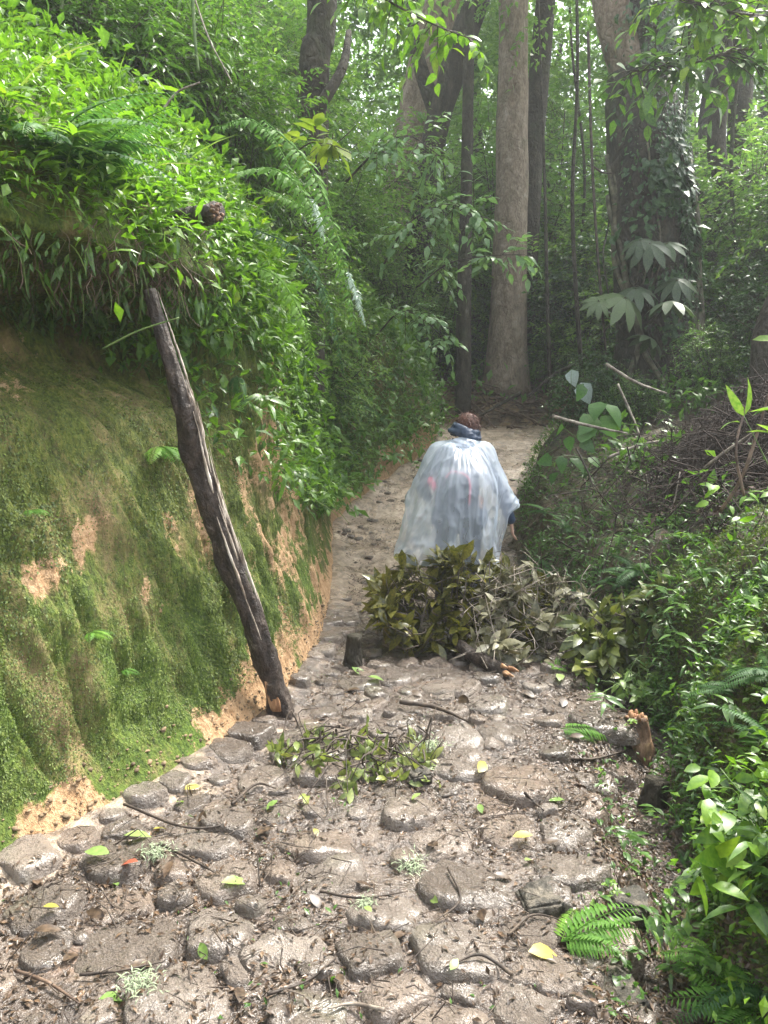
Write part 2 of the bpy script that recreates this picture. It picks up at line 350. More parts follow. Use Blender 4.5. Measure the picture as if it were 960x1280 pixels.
def mat_stone():
    m, t, out = newmat('wet_stone')
    tc = nd(t, 'ShaderNodeNewGeometry').outputs['Position']; oi = nd(t, 'ShaderNodeObjectInfo')
    n1 = noise_n(t, 7, 6, .65, tc); n2 = noise_n(t, 45, 5, .7, tc); n3 = noise_n(t, 3.5, 3, .5, tc)
    base = ramp(t, oi.outputs['Random'], [(0, (.15, .12, .095)), (.3, (.235, .195, .16)), (.6, (.33, .28, .235)), (.8, (.3, .225, .17)), (1, (.38, .33, .28))])
    c = mixc(t, math_n(t, 'MULTIPLY_ADD', n1, 3, -1.2, True), mixc(t, .6, base, (.1, .08, .065)), base)
    c = mixc(t, math_n(t, 'MULTIPLY_ADD', n2, 4, -2.3, True), c, mixc(t, .5, base, (.55, .5, .45)))
    c = mixc(t, math_n(t, 'MULTIPLY_ADD', n3, 5, -3.0, True), c, mixc(t, .5, c, (.11, .12, .04)))
    p = nd(t, 'ShaderNodeBsdfPrincipled'); t.links.new(c, p.inputs['Base Color'])
    rr = nd(t, 'ShaderNodeMapRange'); t.links.new(n1, rr.inputs[0]); rr.inputs[1].default_value = .3; rr.inputs[2].default_value = .7; p.inputs['Coat Weight'].default_value = 1.0; p.inputs['Coat Roughness'].default_value = .13; p.inputs['Coat IOR'].default_value = 1.6; rr.inputs[3].default_value = .12; rr.inputs[4].default_value = .4
    t.links.new(rr.outputs[0], p.inputs['Roughness'])
    bo = bump_n(t, math_n(t, 'ADD', math_n(t, 'ADD', n1, math_n(t, 'MULTIPLY', n2, .9)), math_n(t, 'MULTIPLY', noise_n(t, 120, 3, .6, tc), .35)), 1.0, .035); t.links.new(bo, p.inputs['Normal']); t.links.new(bump_n(t, math_n(t, 'ADD', n1, math_n(t, 'MULTIPLY', n2, .4)), .42, .03), p.inputs['Coat Normal'])
    t.links.new(math_n(t, 'MULTIPLY_ADD', n3, 2.6, -.9, True), p.inputs['Coat Weight'])
    t.links.new(p.outputs[0], out.inputs[0]); return m
MAT['stone'] = mat_stone()
MAT['floor'] = solidmat('forest_floor', [(.25, (.04, .03, .018)), (.45, (.11, .08, .045)), (.62, (.24, .155, .085)), (.78, (.13, .13, .05))], 3, (.6, .9), .8, .06)
def plain(name, col, rough=.6, spec=.4, metal=0):
    m, t, out = newmat(name); p = nd(t, 'ShaderNodeBsdfPrincipled')
    nz = noise_n(t, 40, 3); c = mixc(t, math_n(t, 'MULTIPLY_ADD', nz, 1.5, -.25, True), tuple(x * .75 for x in col), tuple(min(1, x * 1.2) for x in col))
    t.links.new(c, p.inputs['Base Color']); p.inputs['Roughness'].default_value = rough; p.inputs['Specular IOR Level'].default_value = spec
    t.links.new(p.outputs[0], out.inputs[0]); return m

# ------------------------------------------------------------------ the lie of the land
YK = np.linspace(-4, 16, 401)
def smooth(xs, ys, w=13):
    y = np.interp(YK, xs, ys); k = np.hanning(w + 2)[1:-1]; k /= k.sum()
    return np.convolve(np.pad(y, w // 2, mode='edge'), k, 'valid')
_xl = smooth([-4, 0, 1, 2, 2.6, 3.2, 3.92, 5.2, 7.26, 8.9, 10, 11.5, 12.6, 14, 16], [-4.6, -2.75, -2.25, -1.72, -1.38, -1.02, -.68, -.45, -.47, -.58, -.1, .75, .95, .7, .3])
_xr = smooth([-4, 0, 1.9, 2.8, 4, 5.5, 7, 8.4, 10, 11, 12, 13, 16], [.2, .6, .82, 1.0, 1.38, 1.5, 1.38, 1.4, 1.77, 2.4, 3.4, 5.0, 9.5])
_xr = _xr + .07 * np.sin(YK * 5.1) * (YK < 6) + .05 * np.sin(YK * 9.7 + 1) * (YK < 7)
_zp = smooth([-4, 0, 6.3, 7.5, 8.9, 10, 11.2, 12.2, 13, 16], [0, 0, .0, .12, .42, .78, 1.15, 1.45, 1.6, 2.0], 25)
xL = lambda y: np.interp(y, YK, _xl)
xR = lambda y: np.interp(y, YK, _xr)
zP = lambda y: np.interp(y, YK, _zp)
def sstep(a, b, x): t = np.clip((x - a) / (b - a), 0, 1); return t * t * (3 - 2 * t)

L1 = np.array([(-.14,-.06),(0,.02),(.05,.1),(.12,.3),(.22,.7),(.36,1.2),(.56,1.65),(1.05,1.9),(1.25,2.2),(.75,2.33),(.3,2.36),(.38,2.5),(.62,2.85),(1.15,3.25),(2.0,3.6),(3.5,4.0),(6,4.6),(11,5.5)])
L2 = np.array([(-.12,-.06),(0,.0),(.04,.1),(.1,.3),(.2,.7),(.28,1.1),(.34,1.45),(.37,1.75),(.39,1.95),(.42,2.2),(.46,2.45),(.54,2.75),(.7,3.1),(1.1,3.5),(1.8,3.9),(3.2,4.3),(6,5.0),(11,6)])
L3 = np.array([(-.12,-.06),(0,0),(.05,.1),(.1,.26),(.16,.46),(.22,.68),(.3,.9),(.38,1.1),(.48,1.25),(.62,1.4),(.8,1.55),(1.1,1.75),(1.6,2.0),(2.3,2.4),(3.5,2.9),(5,3.6),(8,4.8),(12,6)])
tk = np.concatenate([[0], np.cumsum(np.array([.5, .5, .7, 1.4, 1.8, 1.7, 1.3, .8, .9, .6, .7, 1.4, 1.6, 1.6, 1.6, 1.8, 2.2]))])
NY, NT = 470, 230
yy = np.concatenate([np.linspace(-1.0, 1.6, 24)[:-1], np.linspace(1.6, 6.5, 310)[:-1], np.linspace(6.5, 14.6, NY - 332)])
tt = np.linspace(0, tk[-1], NT)
prof = []
for y in yy:
    a = sstep(4.1, 5.0, y); b = sstep(9.6, 12.4, y)
    c = (L1 * (1 - a) + L2 * a) * (1 - b) + L3 * b
    prof.append(np.stack([np.interp(tt, tk, c[:, 0]), np.interp(tt, tk, c[:, 1])], 1))
prof = np.array(prof)
# round the corners of the profile a little
k5 = np.array([1, 2, 3, 2, 1]) / 9
prof = np.stack([np.apply_along_axis(lambda r: np.convolve(np.pad(r, 2, mode='edge'), k5, 'valid'), 1, prof[..., k]) for k in (0, 1)], -1)
LX = xL(yy)[:, None] - prof[..., 0]; LZ = prof[..., 1] + zP(yy)[:, None]; LY = np.repeat(yy[:, None], NT, 1)
Q = np.stack([LX * 0 + 3, LY, LZ], -1)
ribs = fbm(Q * np.array([1, 4.5, .8]), 3, 5); big = fbm(Q * np.array([1, .9, .8]), 2, 9); fine = fbm(Q * np.array([1, 14, 6]), 2, 12)
amp = np.clip((prof[..., 1] - .05) / .25, 0, 1)
LX = LX + amp * (.06 * big + .06 * ribs - .1 * np.abs(fbm(Q * np.array([1, 5.5, .55]) + .35 * fbm(Q * 2, 2, 4)[..., None], 3, 6)) + .05 * fbm(Q * np.array([1, 15, 2.5]), 3, 8) + .035 * fine + .022 * fbm(Q * np.array([1, 34, 14]), 3, 14) - .03 * np.clip(1 - 7 * np.abs(fbm(Q * np.array([1, 5, .7]) + 7, 3, 19)), 0, 1)); LZ = LZ + .05 * big * amp + .01 * fine
LV = np.stack([LX, LY, LZ], -1).reshape(-1, 3); LF = grid_faces(NY, NT)
lq = pix(LV); hh = prof[..., 1].ravel()
bare = sstep(.36, .06, hh + .6 * fbm(LV * np.array([1, 3.5, 2.5]), 4, 4)) * 1.1 * np.where(LV[:, 1] > 4.6, .75, 1)
for (u, v, ru, rv, s) in [(118, 695, 24, 42, 1.), (52, 735, 34, 30, .8), (238, 680, 34, 60, .8), (345, 640, 50, 85, .72), (395, 745, 24, 60, .7), (185, 745, 14, 20, .7), (205, 770, 16, 24, .6), (330, 560, 34, 60, .62), (20, 470, 30, 40, .45), (300, 870, 30, 30, .5), (420, 800, 25, 60, .9)]:
    w_ = fbm(LV * np.array([1, 6, 3]) + u, 4, 7); w2 = fbm(LV * np.array([1, 3, 2]) + v, 3, 8); e = ((lq[:, 0] - u) / ru * 1.25 + 2.4 * w_) ** 2 + ((lq[:, 1] - v) / rv * .85 + 2.2 * w2) ** 2
    bare = np.maximum(bare, s * np.exp(-e * .9))
green = .75 * sstep(1.6, .5, hh) + .4 * fbm(LV * 1.3, 3, 21) - .15
green = np.where(hh > 2.0, .5, green)
left_bank = obj('left_bank', np_mesh('left_bank', LV, LF[:, ::-1], MAT['bank'], smooth=True, attrs={'bare': bare, 'green': green}))
tag(left_bank, kind='structure')

# path
py = np.concatenate([np.linspace(-2, 1.4, 30)[:-1], np.linspace(1.4, 6.5, 240)[:-1], np.linspace(6.5, 14, 130)]); pu = np.linspace(0, 1, 110)
PX = (xL(py) - .12)[:, None] * (1 - pu) + (xR(py) + .26 * sstep(5.6, 4.6, py) + .1)[:, None] * pu; PY = np.repeat(py[:, None], len(pu), 1)
def path_z(x, y):
    q = np.stack([x, y, x * 0], -1)
    z = zP(y) + .035 * fbm(q * 1.6, 3, 31) + .022 * fbm(q * 6, 3, 33)
    z = z + .05 * np.exp(-((x - xL(y)) / .12) ** 2)
    st = sstep(7.0, 8.0, y) * sstep(13, 12, y)
    z = z + st * .07 * (np.abs(((y * 1.6 + .35 * fbm(q * .9, 2, 35)) % 1) - .5) * 2 - .5) * .8
    e = .12 * fbm(q * 2.3, 3, 37); g = sstep(xR(y) - .3 + e, xR(y) + e, x) * sstep(5.2, 3.9, y)
    return z - .19 * g
PZ = path_z(PX, PY)
PV = np.stack([PX, PY, PZ], -1).reshape(-1, 3); PF = grid_faces(len(py), len(pu))
d_l = PV[:, 0] - xL(PV[:, 1])
sand = .75 * sstep(5.8, 7.2, PV[:, 1]) + .5 * sstep(.26, .02, d_l + .5 * fbm(PV * 4, 3, 6)) * sstep(6, 4, PV[:, 1])
sand = sand * (1 - .6 * sstep(.25, .05, xR(PV[:, 1]) - PV[:, 0]))
path = obj('path', np_mesh('path', PV, PF, MAT['path'], smooth=True, attrs={'sand': sand})); tag(path, kind='structure')

# right bank
R1 = np.array([(-.1,-.22),(0,-.2),(.13,-.26),(.27,-.1),(.37,.25),(.5,.58),(.75,.92),(1.1,1.2),(1.8,1.5),(3,1.9),(5,2.6),(9,3.6)])
R2 = np.array([(-.1,-.05),(0,0),(.07,.06),(.17,.3),(.3,.56),(.5,.72),(.9,.88),(1.4,1.04),(2.2,1.3),(3.5,1.7),(5,2.2),(9,3.4)])
R3 = np.array([(-.1,-.05),(0,0),(.12,.1),(.25,.2),(.45,.38),(.7,.52),(1.1,.68),(1.6,.8),(2.5,1),(4,1.3),(6,1.8),(9,2.5)])
rk = np.arange(12.); RT = np.linspace(0, 11, 120); ry = np.concatenate([np.linspace(-.5, 1.4, 14)[:-1], np.linspace(1.4, 6.5, 170)[:-1], np.linspace(6.5, 14, 110)])
RP = []
for y in ry:
    a = sstep(4.4, 5.6, y); b = sstep(10, 11.8, y); c = (R1 * (1 - a) + R2 * a) * (1 - b) + R3 * b
    RP.append(np.stack([np.interp(RT, rk, c[:, 0]), np.interp(RT, rk, c[:, 1])], 1))
RP = np.array(RP)
RX = xR(ry)[:, None] + RP[..., 0]; RY = np.repeat(ry[:, None], len(RT), 1); RZ = RP[..., 1] + zP(ry)[:, None]
qq = np.stack([RX, RY, RZ * 0], -1); ra = np.clip((RP[..., 0] - .1) / .4, 0, 1)
RZ = RZ + ra * (.22 * fbm(qq * 1.3, 3, 41) + .06 * fbm(qq * 6, 3, 43)); RX = RX + .1 * ra * fbm(np.stack([RX, RY, RZ], -1) * 2.4, 3, 47)
RZ = RZ + .5 * np.exp(-((RX - 3.7) / .8) ** 2 - ((RY - 6.4) / .9) ** 2); RZ = RZ + .03 * fbm(np.stack([RX, RY, 0 * RX], -1) * 5, 3, 49)
RV = np.stack([RX, RY, RZ], -1).reshape(-1, 3); RF = grid_faces(len(ry), len(RT))
rd = RP[..., 0].ravel()
rbare = .75 * sstep(.45, .8, rd) * sstep(5.4, 6.2, RV[:, 1]) * sstep(.5, .0, np.abs(fbm(RV * .8, 2, 3))) * .0
right_bank = obj('right_bank', np_mesh('right_bank', RV, RF, None, smooth=True, attrs={'bare': rbare, 'green': np.full(len(RV), .5)}))
MAT['rbank'] = solidmat('leaf_mould', [(.3, (.018, .018, .009)), (.45, (.05, .042, .022)), (.56, (.1, .07, .042)), (.7, (.06, .085, .025))], 6, (.5, .85), .9, .05)
right_bank.data.materials.append(MAT['rbank']); tag(right_bank, kind='structure')

# forest floor behind and below everything
fx = np.concatenate([np.linspace(-150, -14, 25)[:-1], np.linspace(-14, 16, 110)[:-1], np.linspace(16, 150, 25)]); fy = np.concatenate([np.linspace(-40, 11, 20)[:-1], np.linspace(11, 20, 90)[:-1], np.linspace(20, 200, 50)])
FX, FY = np.meshgrid(fx, fy)
def floor_z(x, y):
    base = np.interp(y, [-40, 6, 11, 12.4, 13.0, 13.7, 14.3, 18, 30, 60, 200], [-.7, -.7, .4, 1.1, 1.62, 2.1, 2.3, 3.0, 5.2, 11, 30])
    q = np.stack([x, y, x * 0], -1)
    side = np.clip(np.abs(x - .6) - 3, 0, 12) * .16 * sstep(12, 15, y)
    return base + side + .12 * fbm(q * .9, 4, 51) * sstep(11, 13, y) * 1.5
FZ = floor_z(FX, FY); FV = np.stack([FX, FY, FZ], -1).reshape(-1, 3); FF = grid_faces(len(fy), len(fx))
forest_floor = obj('forest_floor', np_mesh('forest_floor', FV, FF, MAT['floor'], smooth=True)); tag(forest_floor, kind='structure')

allV = np.concatenate([LV, PV, RV, FV]); o1, o2, o3 = len(LV), len(LV) + len(PV), len(LV) + len(PV) + len(RV)
BVH = BVHTree.FromPolygons([tuple(v) for v in allV], np.concatenate([LF, PF + o1, RF + o2, FF + o3]).tolist())
def hit(u, v):
    loc, nor, _, _ = BVH.ray_cast(Vector((0, 0, CAM_Z)), ray(u, v))
    if loc is None: return Vector(at(u, v, 14)), Vector((0, 0, 1))
    if nor.dot(ray(u, v)) > 0: nor = -nor
    return loc, nor
def drop(x, y, z0=30.):
    loc, nor, _, _ = BVH.ray_cast(Vector((x, y, z0)), Vector((0, 0, -1)))
    return loc if loc is not None else Vector((x, y, 0))
def sample(V, F, n, mask=None, flip=False):
    a, b, c, d = (V[F[:, k]] for k in range(4))
    N = np.cross(c - a, d - b); ar = np.linalg.norm(N, axis=1) * .5; ctr = (a + b + c + d) / 4
    w = ar * (mask(ctr) if mask is not None else 1.0); w = np.maximum(w, 0); w = w / w.sum()
    i = rng.choice(len(F), n, p=w); s, t_ = rng.random((2, n, 1))
    P = a[i] * (1 - s) * (1 - t_) + b[i] * s * (1 - t_) + c[i] * s * t_ + d[i] * (1 - s) * t_
    Nn = unit(N[i]); return P, (-Nn if flip else Nn)

# ------------------------------------------------------------------ path: stones as parts, litter
def stone_mesh(seed, sub=3, flat=.45):
    bm = bmesh.new(); bmesh.ops.create_icosphere(bm, subdivisions=sub, radius=1)
    V = np.array([v.co[:] for v in bm.verts]); F = np.array([[v.index for v in f.verts] for f in bm.faces]); bm.free()
    r = np.random.default_rng(seed); D = V.copy(); d = np.ones(len(V)) * 1.15
    for k in range(11):                                   # cut by random planes: a broken, faceted cobble
        n = unit(r.normal(size=3) * np.array([1, 1, .8])); h = r.uniform(.55, .95); c = D @ n
        d = np.minimum(d, np.where(c > .05, h / np.maximum(c, .05), 9))
    d = np.minimum(d, np.where(D[:, 2] > .05, r.uniform(.7, .95) / np.maximum(D @ unit(np.array([r.normal() * .22, r.normal() * .22, 1])), .05), 9))
    V = D * d[:, None]; V = V * (1 + .2 * fbm(D * 1.6 + seed, 3, seed)[:, None] + .09 * fbm(D * 5 + seed, 3, seed)[:, None])
    V[:, 2] *= flat; V[:, 0] *= r.uniform(.85, 1.2)
    return np_mesh('stone', V, F, MAT['stone'], smooth=True)
SMALL = [stone_mesh(40 + k, 2, .6) for k in range(6)]
seeds = []                                              # x, y, radius of every paving stone
for (u, v, w, h) in [(165,1192,150,70),(268,1172,100,62),(402,1060,90,44),(255,1058,70,42),(410,1096,84,36),(652,985,96,36),(592,1112,110,56),(715,1097,90,56),(565,1192,120,54),(355,1202,110,64),
                     (215,1255,140,52),(664,1263,80,50),(392,938,120,46),(280,1106,74,34),(482,1140,84,36),(500,1250,96,50),(640,1040,76,30),(470,960,64,24),(330,975,70,30)]:
    p, _ = hit(u, min(v, 1279)); seeds.append((p.x, p.y, .5 * w * p.y / .96 / FPX))
tries = 0
while len(seeds) < 285 and tries < 30000:
    tries += 1; y = 1.42 + 4.9 * random.random() ** 1.2; x = random.uniform(xL(y) + .02, xR(y) - .1); r = random.choice([.05, .065, .08, .1, .12, .15]) * random.uniform(.85, 1.15)
    if all((x - a) ** 2 + ((y - b) * 1.15) ** 2 > ((r + c) * .86) ** 2 for a, b, c in seeds): seeds.append((x, y, r))
SD = np.array(seeds); SV, SF = [], []
def paving_stone(i):
    x, y, r = SD[i]; d = SD[:, :2] - SD[i, :2]; L = np.hypot(d[:, 0], d[:, 1]); nb = np.argsort(L)[1:16]; n = 30; a = np.arange(n) * 2 * math.pi / n; dr = np.stack([np.cos(a), np.sin(a)], 1)
    R_ = np.full(n, r * 1.25)
    for j in nb:                                        # weighted cell walls shape the outline
        m = L[j] / 2 + (r ** 2 - SD[j, 2] ** 2) / (2 * L[j]); c = dr @ (d[j] / L[j]); R_ = np.minimum(R_, np.where(c > .05, m / np.maximum(c, .05), 9))
    R_ = np.maximum(R_ - rng.uniform(.004, .012), r * .35); rr = np.random.default_rng(i); st = rr.uniform(.9, 1.15)
    R_ = np.convolve(np.concatenate([R_[-1:], R_, R_[:1]]), [.22, .56, .22], 'valid') * (1 + .24 * fbm(np.c_[dr * 2.0, np.full(n, i * 3.1)], 3, 5))
    h = rr.uniform(.018, .046) * (.6 + 2.3 * r); tl = rr.normal(size=2) * .06; V = [];
    for k, (f, z) in enumerate([(1.04, -.06), (1.0, -.012), (.95, .45 * h), (.88, .82 * h), (.66, .97 * h), (.36, 1.0 * h)]):
        q = dr * (R_ * f)[:, None]; zz = np.full(n, z) + (k > 1) * (.026 * fbm(np.c_[q * 7 + i, q[:, 0] * 0], 3, i % 97) + .014 * fbm(np.c_[q * 20 + i, q[:, 0] * 0], 3, i % 89)) + (q @ tl) * (k > 0)
        V.append(np.c_[q, zz])
    V = np.concatenate(V + [np.array([[0, 0, 1.0 * h]])]); j = np.arange(n); k2 = (j + 1) % n; F4 = np.concatenate([np.stack([b_ * n + j, b_ * n + k2, (b_ + 1) * n + k2, (b_ + 1) * n + j], 1) for b_ in range(5)]); F3 = np.stack([5 * n + j, 5 * n + k2, np.full(n, 6 * n)], 1)
    z0 = float(path_z(np.array([x]), np.array([y]))[0]) - rr.uniform(-.008, .008); o = obj('stone', np_mesh('stone', V, [F3, F4], MAT['stone'], smooth=True), path, (x, y, z0)); SV.append(V + np.array([x, y, z0])); SF.append([tuple(f) for f in F3] + [tuple(f) for f in F4])
for i in range(len(SD)):
    if i < 19 or random.random() < .9: paving_stone(i)
sv, sf, c_ = [tuple(v) for v in allV], np.concatenate([LF, PF + o1, RF + o2, FF + o3]).tolist(), len(allV)
for V, F in zip(SV, SF): sv += [tuple(v) for v in V]; sf += [[k + c_ for k in f] for f in F]; c_ += len(V)
BVH = BVHTree.FromPolygons(sv, sf)                    # from here on things land on the stones too
def settle(P, N):
    P, N = P.copy(), N.copy()
    for i in range(len(P)):
        l, n_, _, _ = BVH.ray_cast(Vector((P[i, 0], P[i, 1], P[i, 2] + .25)), Vector((0, 0, -1)))
        if l is not None: P[i] = l; N[i] = n_ if n_.z > 0 else -n_
    return P, N
mb = MB(); base = [np.array([v.co[:] for v in m.vertices]) for m in SMALL]; bf = [np.array([list(p.vertices) for p in m.polygons]) for m in SMALL]
for k in range(260):
    y = rng.uniform(1.5, 11.5) if k % 3 else rng.uniform(6, 11); x = rng.uniform(xL(y) + .03, xR(y) - .05); r = rng.uniform(.012, .04) * (1 + .6 * (y > 6)); j = k % 6
    a = rng.uniform(0, 6.3); Rm = np.array([[math.cos(a), -math.sin(a), 0], [math.sin(a), math.cos(a), 0], [0, 0, .8]])
    mb.add(base[j] @ Rm.T * r + np.array([x, y, float(path_z(np.array([x]), np.array([y]))[0])]), bf[j])
o = obj('pebbles', mb.mesh('pebbles', MAT['stone']), path); tag(o, kind='stuff')

LEAF2 = leaf_tpl(.42, .3, .2, 2); LEAF3 = leaf_tpl(.42, .25, .3, 4); LEAF1 = leaf_tpl(.45, .3, .25, 1); NARROW = leaf_tpl(.2, .3, .45, 3, .4); OVAL = leaf_tpl(.55, .2, .25, 4, .5); OVAL2 = leaf_tpl(.55, .25, .25, 2, .5)
def mass(name, parts, mat, smooth=False):
    V = []; F = []; val = []; n = 0
    for (a, b, c) in parts:
        V.append(a); F.append(b + n); val.append(c); n += len(a)
    return np_mesh(name, np.concatenate(V), np.concatenate(F), mat, np.concatenate(val), smooth)
# dead leaf litter: a countless scatter
def litter(n, V, F, mask, size, mat, name, lift=.008, flip=False, tilt=.5, tpl=LEAF2, bright=0.0):
    P, N = sample(V, F, n, mask, flip)
    if V is PV:
        z_ = P[:, 2].copy(); P, N = settle(P, N); k = (P[:, 2] - z_ < .008) | (rng.random(n) < .34); P, N = P[k], N[k]; n = len(P)
    P = P + N * lift
    up = unit(N + rng.normal(size=N.shape) * tilt * .6); f = np.cross(up, rvec(n)); sc = rng.uniform(*size, n)
    return scatter(tpl, P - unit(f) * sc[:, None] * .5, f, up, sc, rng.random(n) * .999 + bright)
pm = lambda c: np.where((c[:, 1] > 1.2) & (c[:, 1] < 12), np.clip(3.2 / np.maximum(c[:, 1], 1), .25, 1.6) * np.clip(1 + 1.7 * fbm(c * 2.4, 3, 61), .12, 3), 0) * (c[:, 0] > xL(c[:, 1]) + .12)
o = obj('leaf_litter', mass('leaf_litter', [litter(34000, PV, PF, pm, (.008, .036), None, '')], MAT['deadleaf'])); tag(o, 'brown rotting leaf litter strewn over the stony path', 'leaf litter', kind='stuff')
rm = lambda c: np.where((c[:, 1] > 1.4) & (c[:, 1] < 12) & (c[:, 0] < 6.5), np.clip(3.2 / np.maximum(c[:, 1], 1), .3, 1.6) * (.25 + 1.2 * sstep(5.0, 6.2, c[:, 1])), 0)
fm = lambda c: np.where((c[:, 1] > 12) & (c[:, 1] < 20) & (np.abs(c[:, 0] - 1.5) < 7), 1., 0)
o = obj('leaf_mould', mass('leaf_mould', [litter(9000, RV, RF, rm, (.03, .09), None, ''), litter(5000, FV, FF, fm, (.05, .12), None, '')], MAT['deadleaf'])); tag(o, 'brown dead leaves covering the right bank and the forest floor', 'leaf litter', kind='stuff')

def twig_mass(n, V, F, mask, ln, rad, name, mat, lift=.015, flip=False, rise=.15):
    P, N = sample(V, F, n, mask, flip); m = MB()
    if V is PV: P, N = settle(P, N)
    d = np.cross(N, rvec(n)); d = unit(d + N * rng.normal(size=(n, 1)) * rise)
    for i in range(n):
        L = rng.uniform(*ln); r = rng.uniform(*rad); k = np.cross(N[i], d[i]) * rng.normal() * .3 * L + N[i] * rng.normal() * .1 * L
        p = P[i] + N[i] * (lift + r)
        V_, F_ = tube(np.stack([p - d[i] * L / 2, p + k + N[i] * .01, p + d[i] * L / 2]), [r, r * .85, r * .5], 4, cap=False); m.add(V_, F_)
    return m.mesh(name, mat)
o = obj('twig_litter', twig_mass(1500, PV, PF, pm, (.03, .16), (.001, .003), 'twig_litter', MAT['twig'])); tag(o, 'thin dark broken twigs scattered over the path', 'twig litter', kind='stuff')
bm_ = lambda c: np.where((c[:, 1] > 4.6) & (c[:, 1] < 11) & (c[:, 0] > xR(c[:, 1]) + .35) & (c[:, 0] < 6), np.clip(.35 + sstep(2.2, 3.4, c[:, 0]) + 1.0 * fbm(c * 1.2, 2, 71), 0.05, 3), 0)
o = obj('brushwood', twig_mass(1500, RV, RF, bm_, (.1, .6), (.0018, .005), 'brushwood', MAT['twig'], .03, rise=.3)); tag(o, 'tangle of dry reddish brown brushwood on the right bank', 'brushwood', kind='stuff')
MAT['brush'] = leafmat('brush', [(0, (.012, .008, .006)), (.6, (.03, .018, .013)), (1, (.08, .046, .03))], .8, .1, (1, .9, .7))
bh = lambda c: np.where((c[:, 1] > 4.9) & (c[:, 1] < 8.2), np.exp(-((c[:, 0] - 3.4) / .75) ** 2 - ((c[:, 1] - 6.2) / 1.1) ** 2), 0)
hb = MB()
for l_ in (.03, .12, .24):
    m = twig_mass(1700, RV, RF, bh, (.12, .7), (.0015, .0065), 'tmp', MAT['twig'], l_, rise=.6); hb.add([v.co[:] for v in m.vertices], [list(p.vertices) for p in m.polygons], rng.random()); bpy.data.meshes.remove(m)
hb.add(*litter(5000, RV, RF, bh, (.03, .09), None, '', .15, tilt=1.5)); o = obj('brush_heap', hb.mesh('brush_heap', MAT['brush'])); tag(o, 'dark heap of dead brush at the right edge above the mossy mound', 'brushwood', kind='stuff')
o = obj('root_litter', twig_mass(420, FV, FF, lambda c: np.where((c[:, 1] > 12.4) & (c[:, 1] < 15) & (c[:, 0] > .2) & (c[:, 0] < 5), 1., 0), (.3, 1.3), (.008, .025), 'root_litter', MAT['twig_red'], .03)); tag(o, 'bare roots and sticks on the earth rise where the path turns', 'roots', kind='stuff')

gl = lambda c: np.where((c[:, 1] > 1.4) & (c[:, 1] < 5.5) & (c[:, 0] < xR(c[:, 1]) + .32), 1., 0)
o = obj('gutter_litter', mass('gutter_litter', [litter(3500, RV, RF, gl, (.02, .06), None, ''), litter(2500, PV, PF, lambda c: np.where((c[:, 1] > 1.4) & (c[:, 1] < 5.5) & (c[:, 0] > xR(c[:, 1]) - .3), 1., 0), (.02, .06), None, '')], MAT['deadleaf'])); tag(o, 'wet dark leaf litter in the gutter along the right edge of the path', 'leaf litter', kind='stuff')
# single leaves that stand out on the path
FL = {k: np_mesh('fallen_leaf', *LEAF3, MAT[k], smooth=True) for k in ('yellowleaf', 'greenleaf', 'redleaf', 'deadleaf')}
FO = {k: np_mesh('fallen_leaf', *OVAL, MAT[k], smooth=True) for k in ('yellowleaf', 'greenleaf', 'redleaf', 'deadleaf')}
def fallen(u, v, w, kind, rot, label, oval=False, group=None):
    p, n = hit(u, v); d = p.y / .96; L = w * d / FPX
    f = Vector((math.cos(rot), math.sin(rot), 0)); up = (n + Vector((random.gauss(0, .2), random.gauss(0, .2), .6))).normalized()
    o = leaf_obj((FO if oval else FL)[kind], None, p + Vector((0, 0, .022)) - f * L / 2, f - up * f.dot(up), up, L, 'fallen_leaf', label)
    o['category'] = 'leaf'
    if group: o['group'] = group
fallen(160, 1082, 30, 'redleaf', 2.9, 'red fallen leaf on the path near the foot of the left bank')
fallen(296, 1105, 40, 'greenleaf', .5, 'light green narrow fallen leaf lying across cobbles left of the path middle')
fallen(150, 1247, 54, 'greenleaf', .6, 'long yellow green fallen leaf on the big cobble at the bottom left')
fallen(258, 1200, 26, 'greenleaf', 1.9, 'small bright green leaf upright between two cobbles at lower left', True)
fallen(653, 1052, 26, 'yellowleaf', .1, 'yellow fallen leaf on a flat cobble right of the path middle', True)
fallen(601, 966, 26, 'yellowleaf', 1.2, 'small yellow fallen leaf beside the grey humped cobble', True)
fallen(696, 1005, 24, 'greenleaf', .4, 'pale green fallen leaf by the dark gutter plants', True)
fallen(740, 964, 36, 'deadleaf', .3, 'tan curled dead leaf near the fallen fern frond', True)
fallen(172, 1050, 34, 'greenleaf', .1, 'pale green broad leaf with yellow edge on the sandy strip under the left bank', True)
fallen(240, 990, 22, 'yellowleaf', .6, 'yellow fallen leaf on the dark litter below the leaning log', True)
fallen(122, 1073, 34, 'greenleaf', 3.0, 'green fallen leaf flat on the sandy strip beside a red leaf', True)
fallen(64, 1140, 20, 'yellowleaf', .2, 'yellow green fallen leaf at the lower left edge of the path', True)
fallen(567, 1216, 20, 'greenleaf', 1.0, 'round pale green leaf on the muddy middle of the path bottom', True)
fallen(680, 1195, 44, 'yellowleaf', .2, 'large yellowing leaf beside the bright fern at the lower right', True)
fallen(540, 1130, 24, 'greenleaf', 2.2, 'little green leaf sprig on the path in front of the mossy flat cobble')
fallen(145, 1110, 18, 'greenleaf', 2.2, 'tiny green leaf in brown litter above the big left cobble')
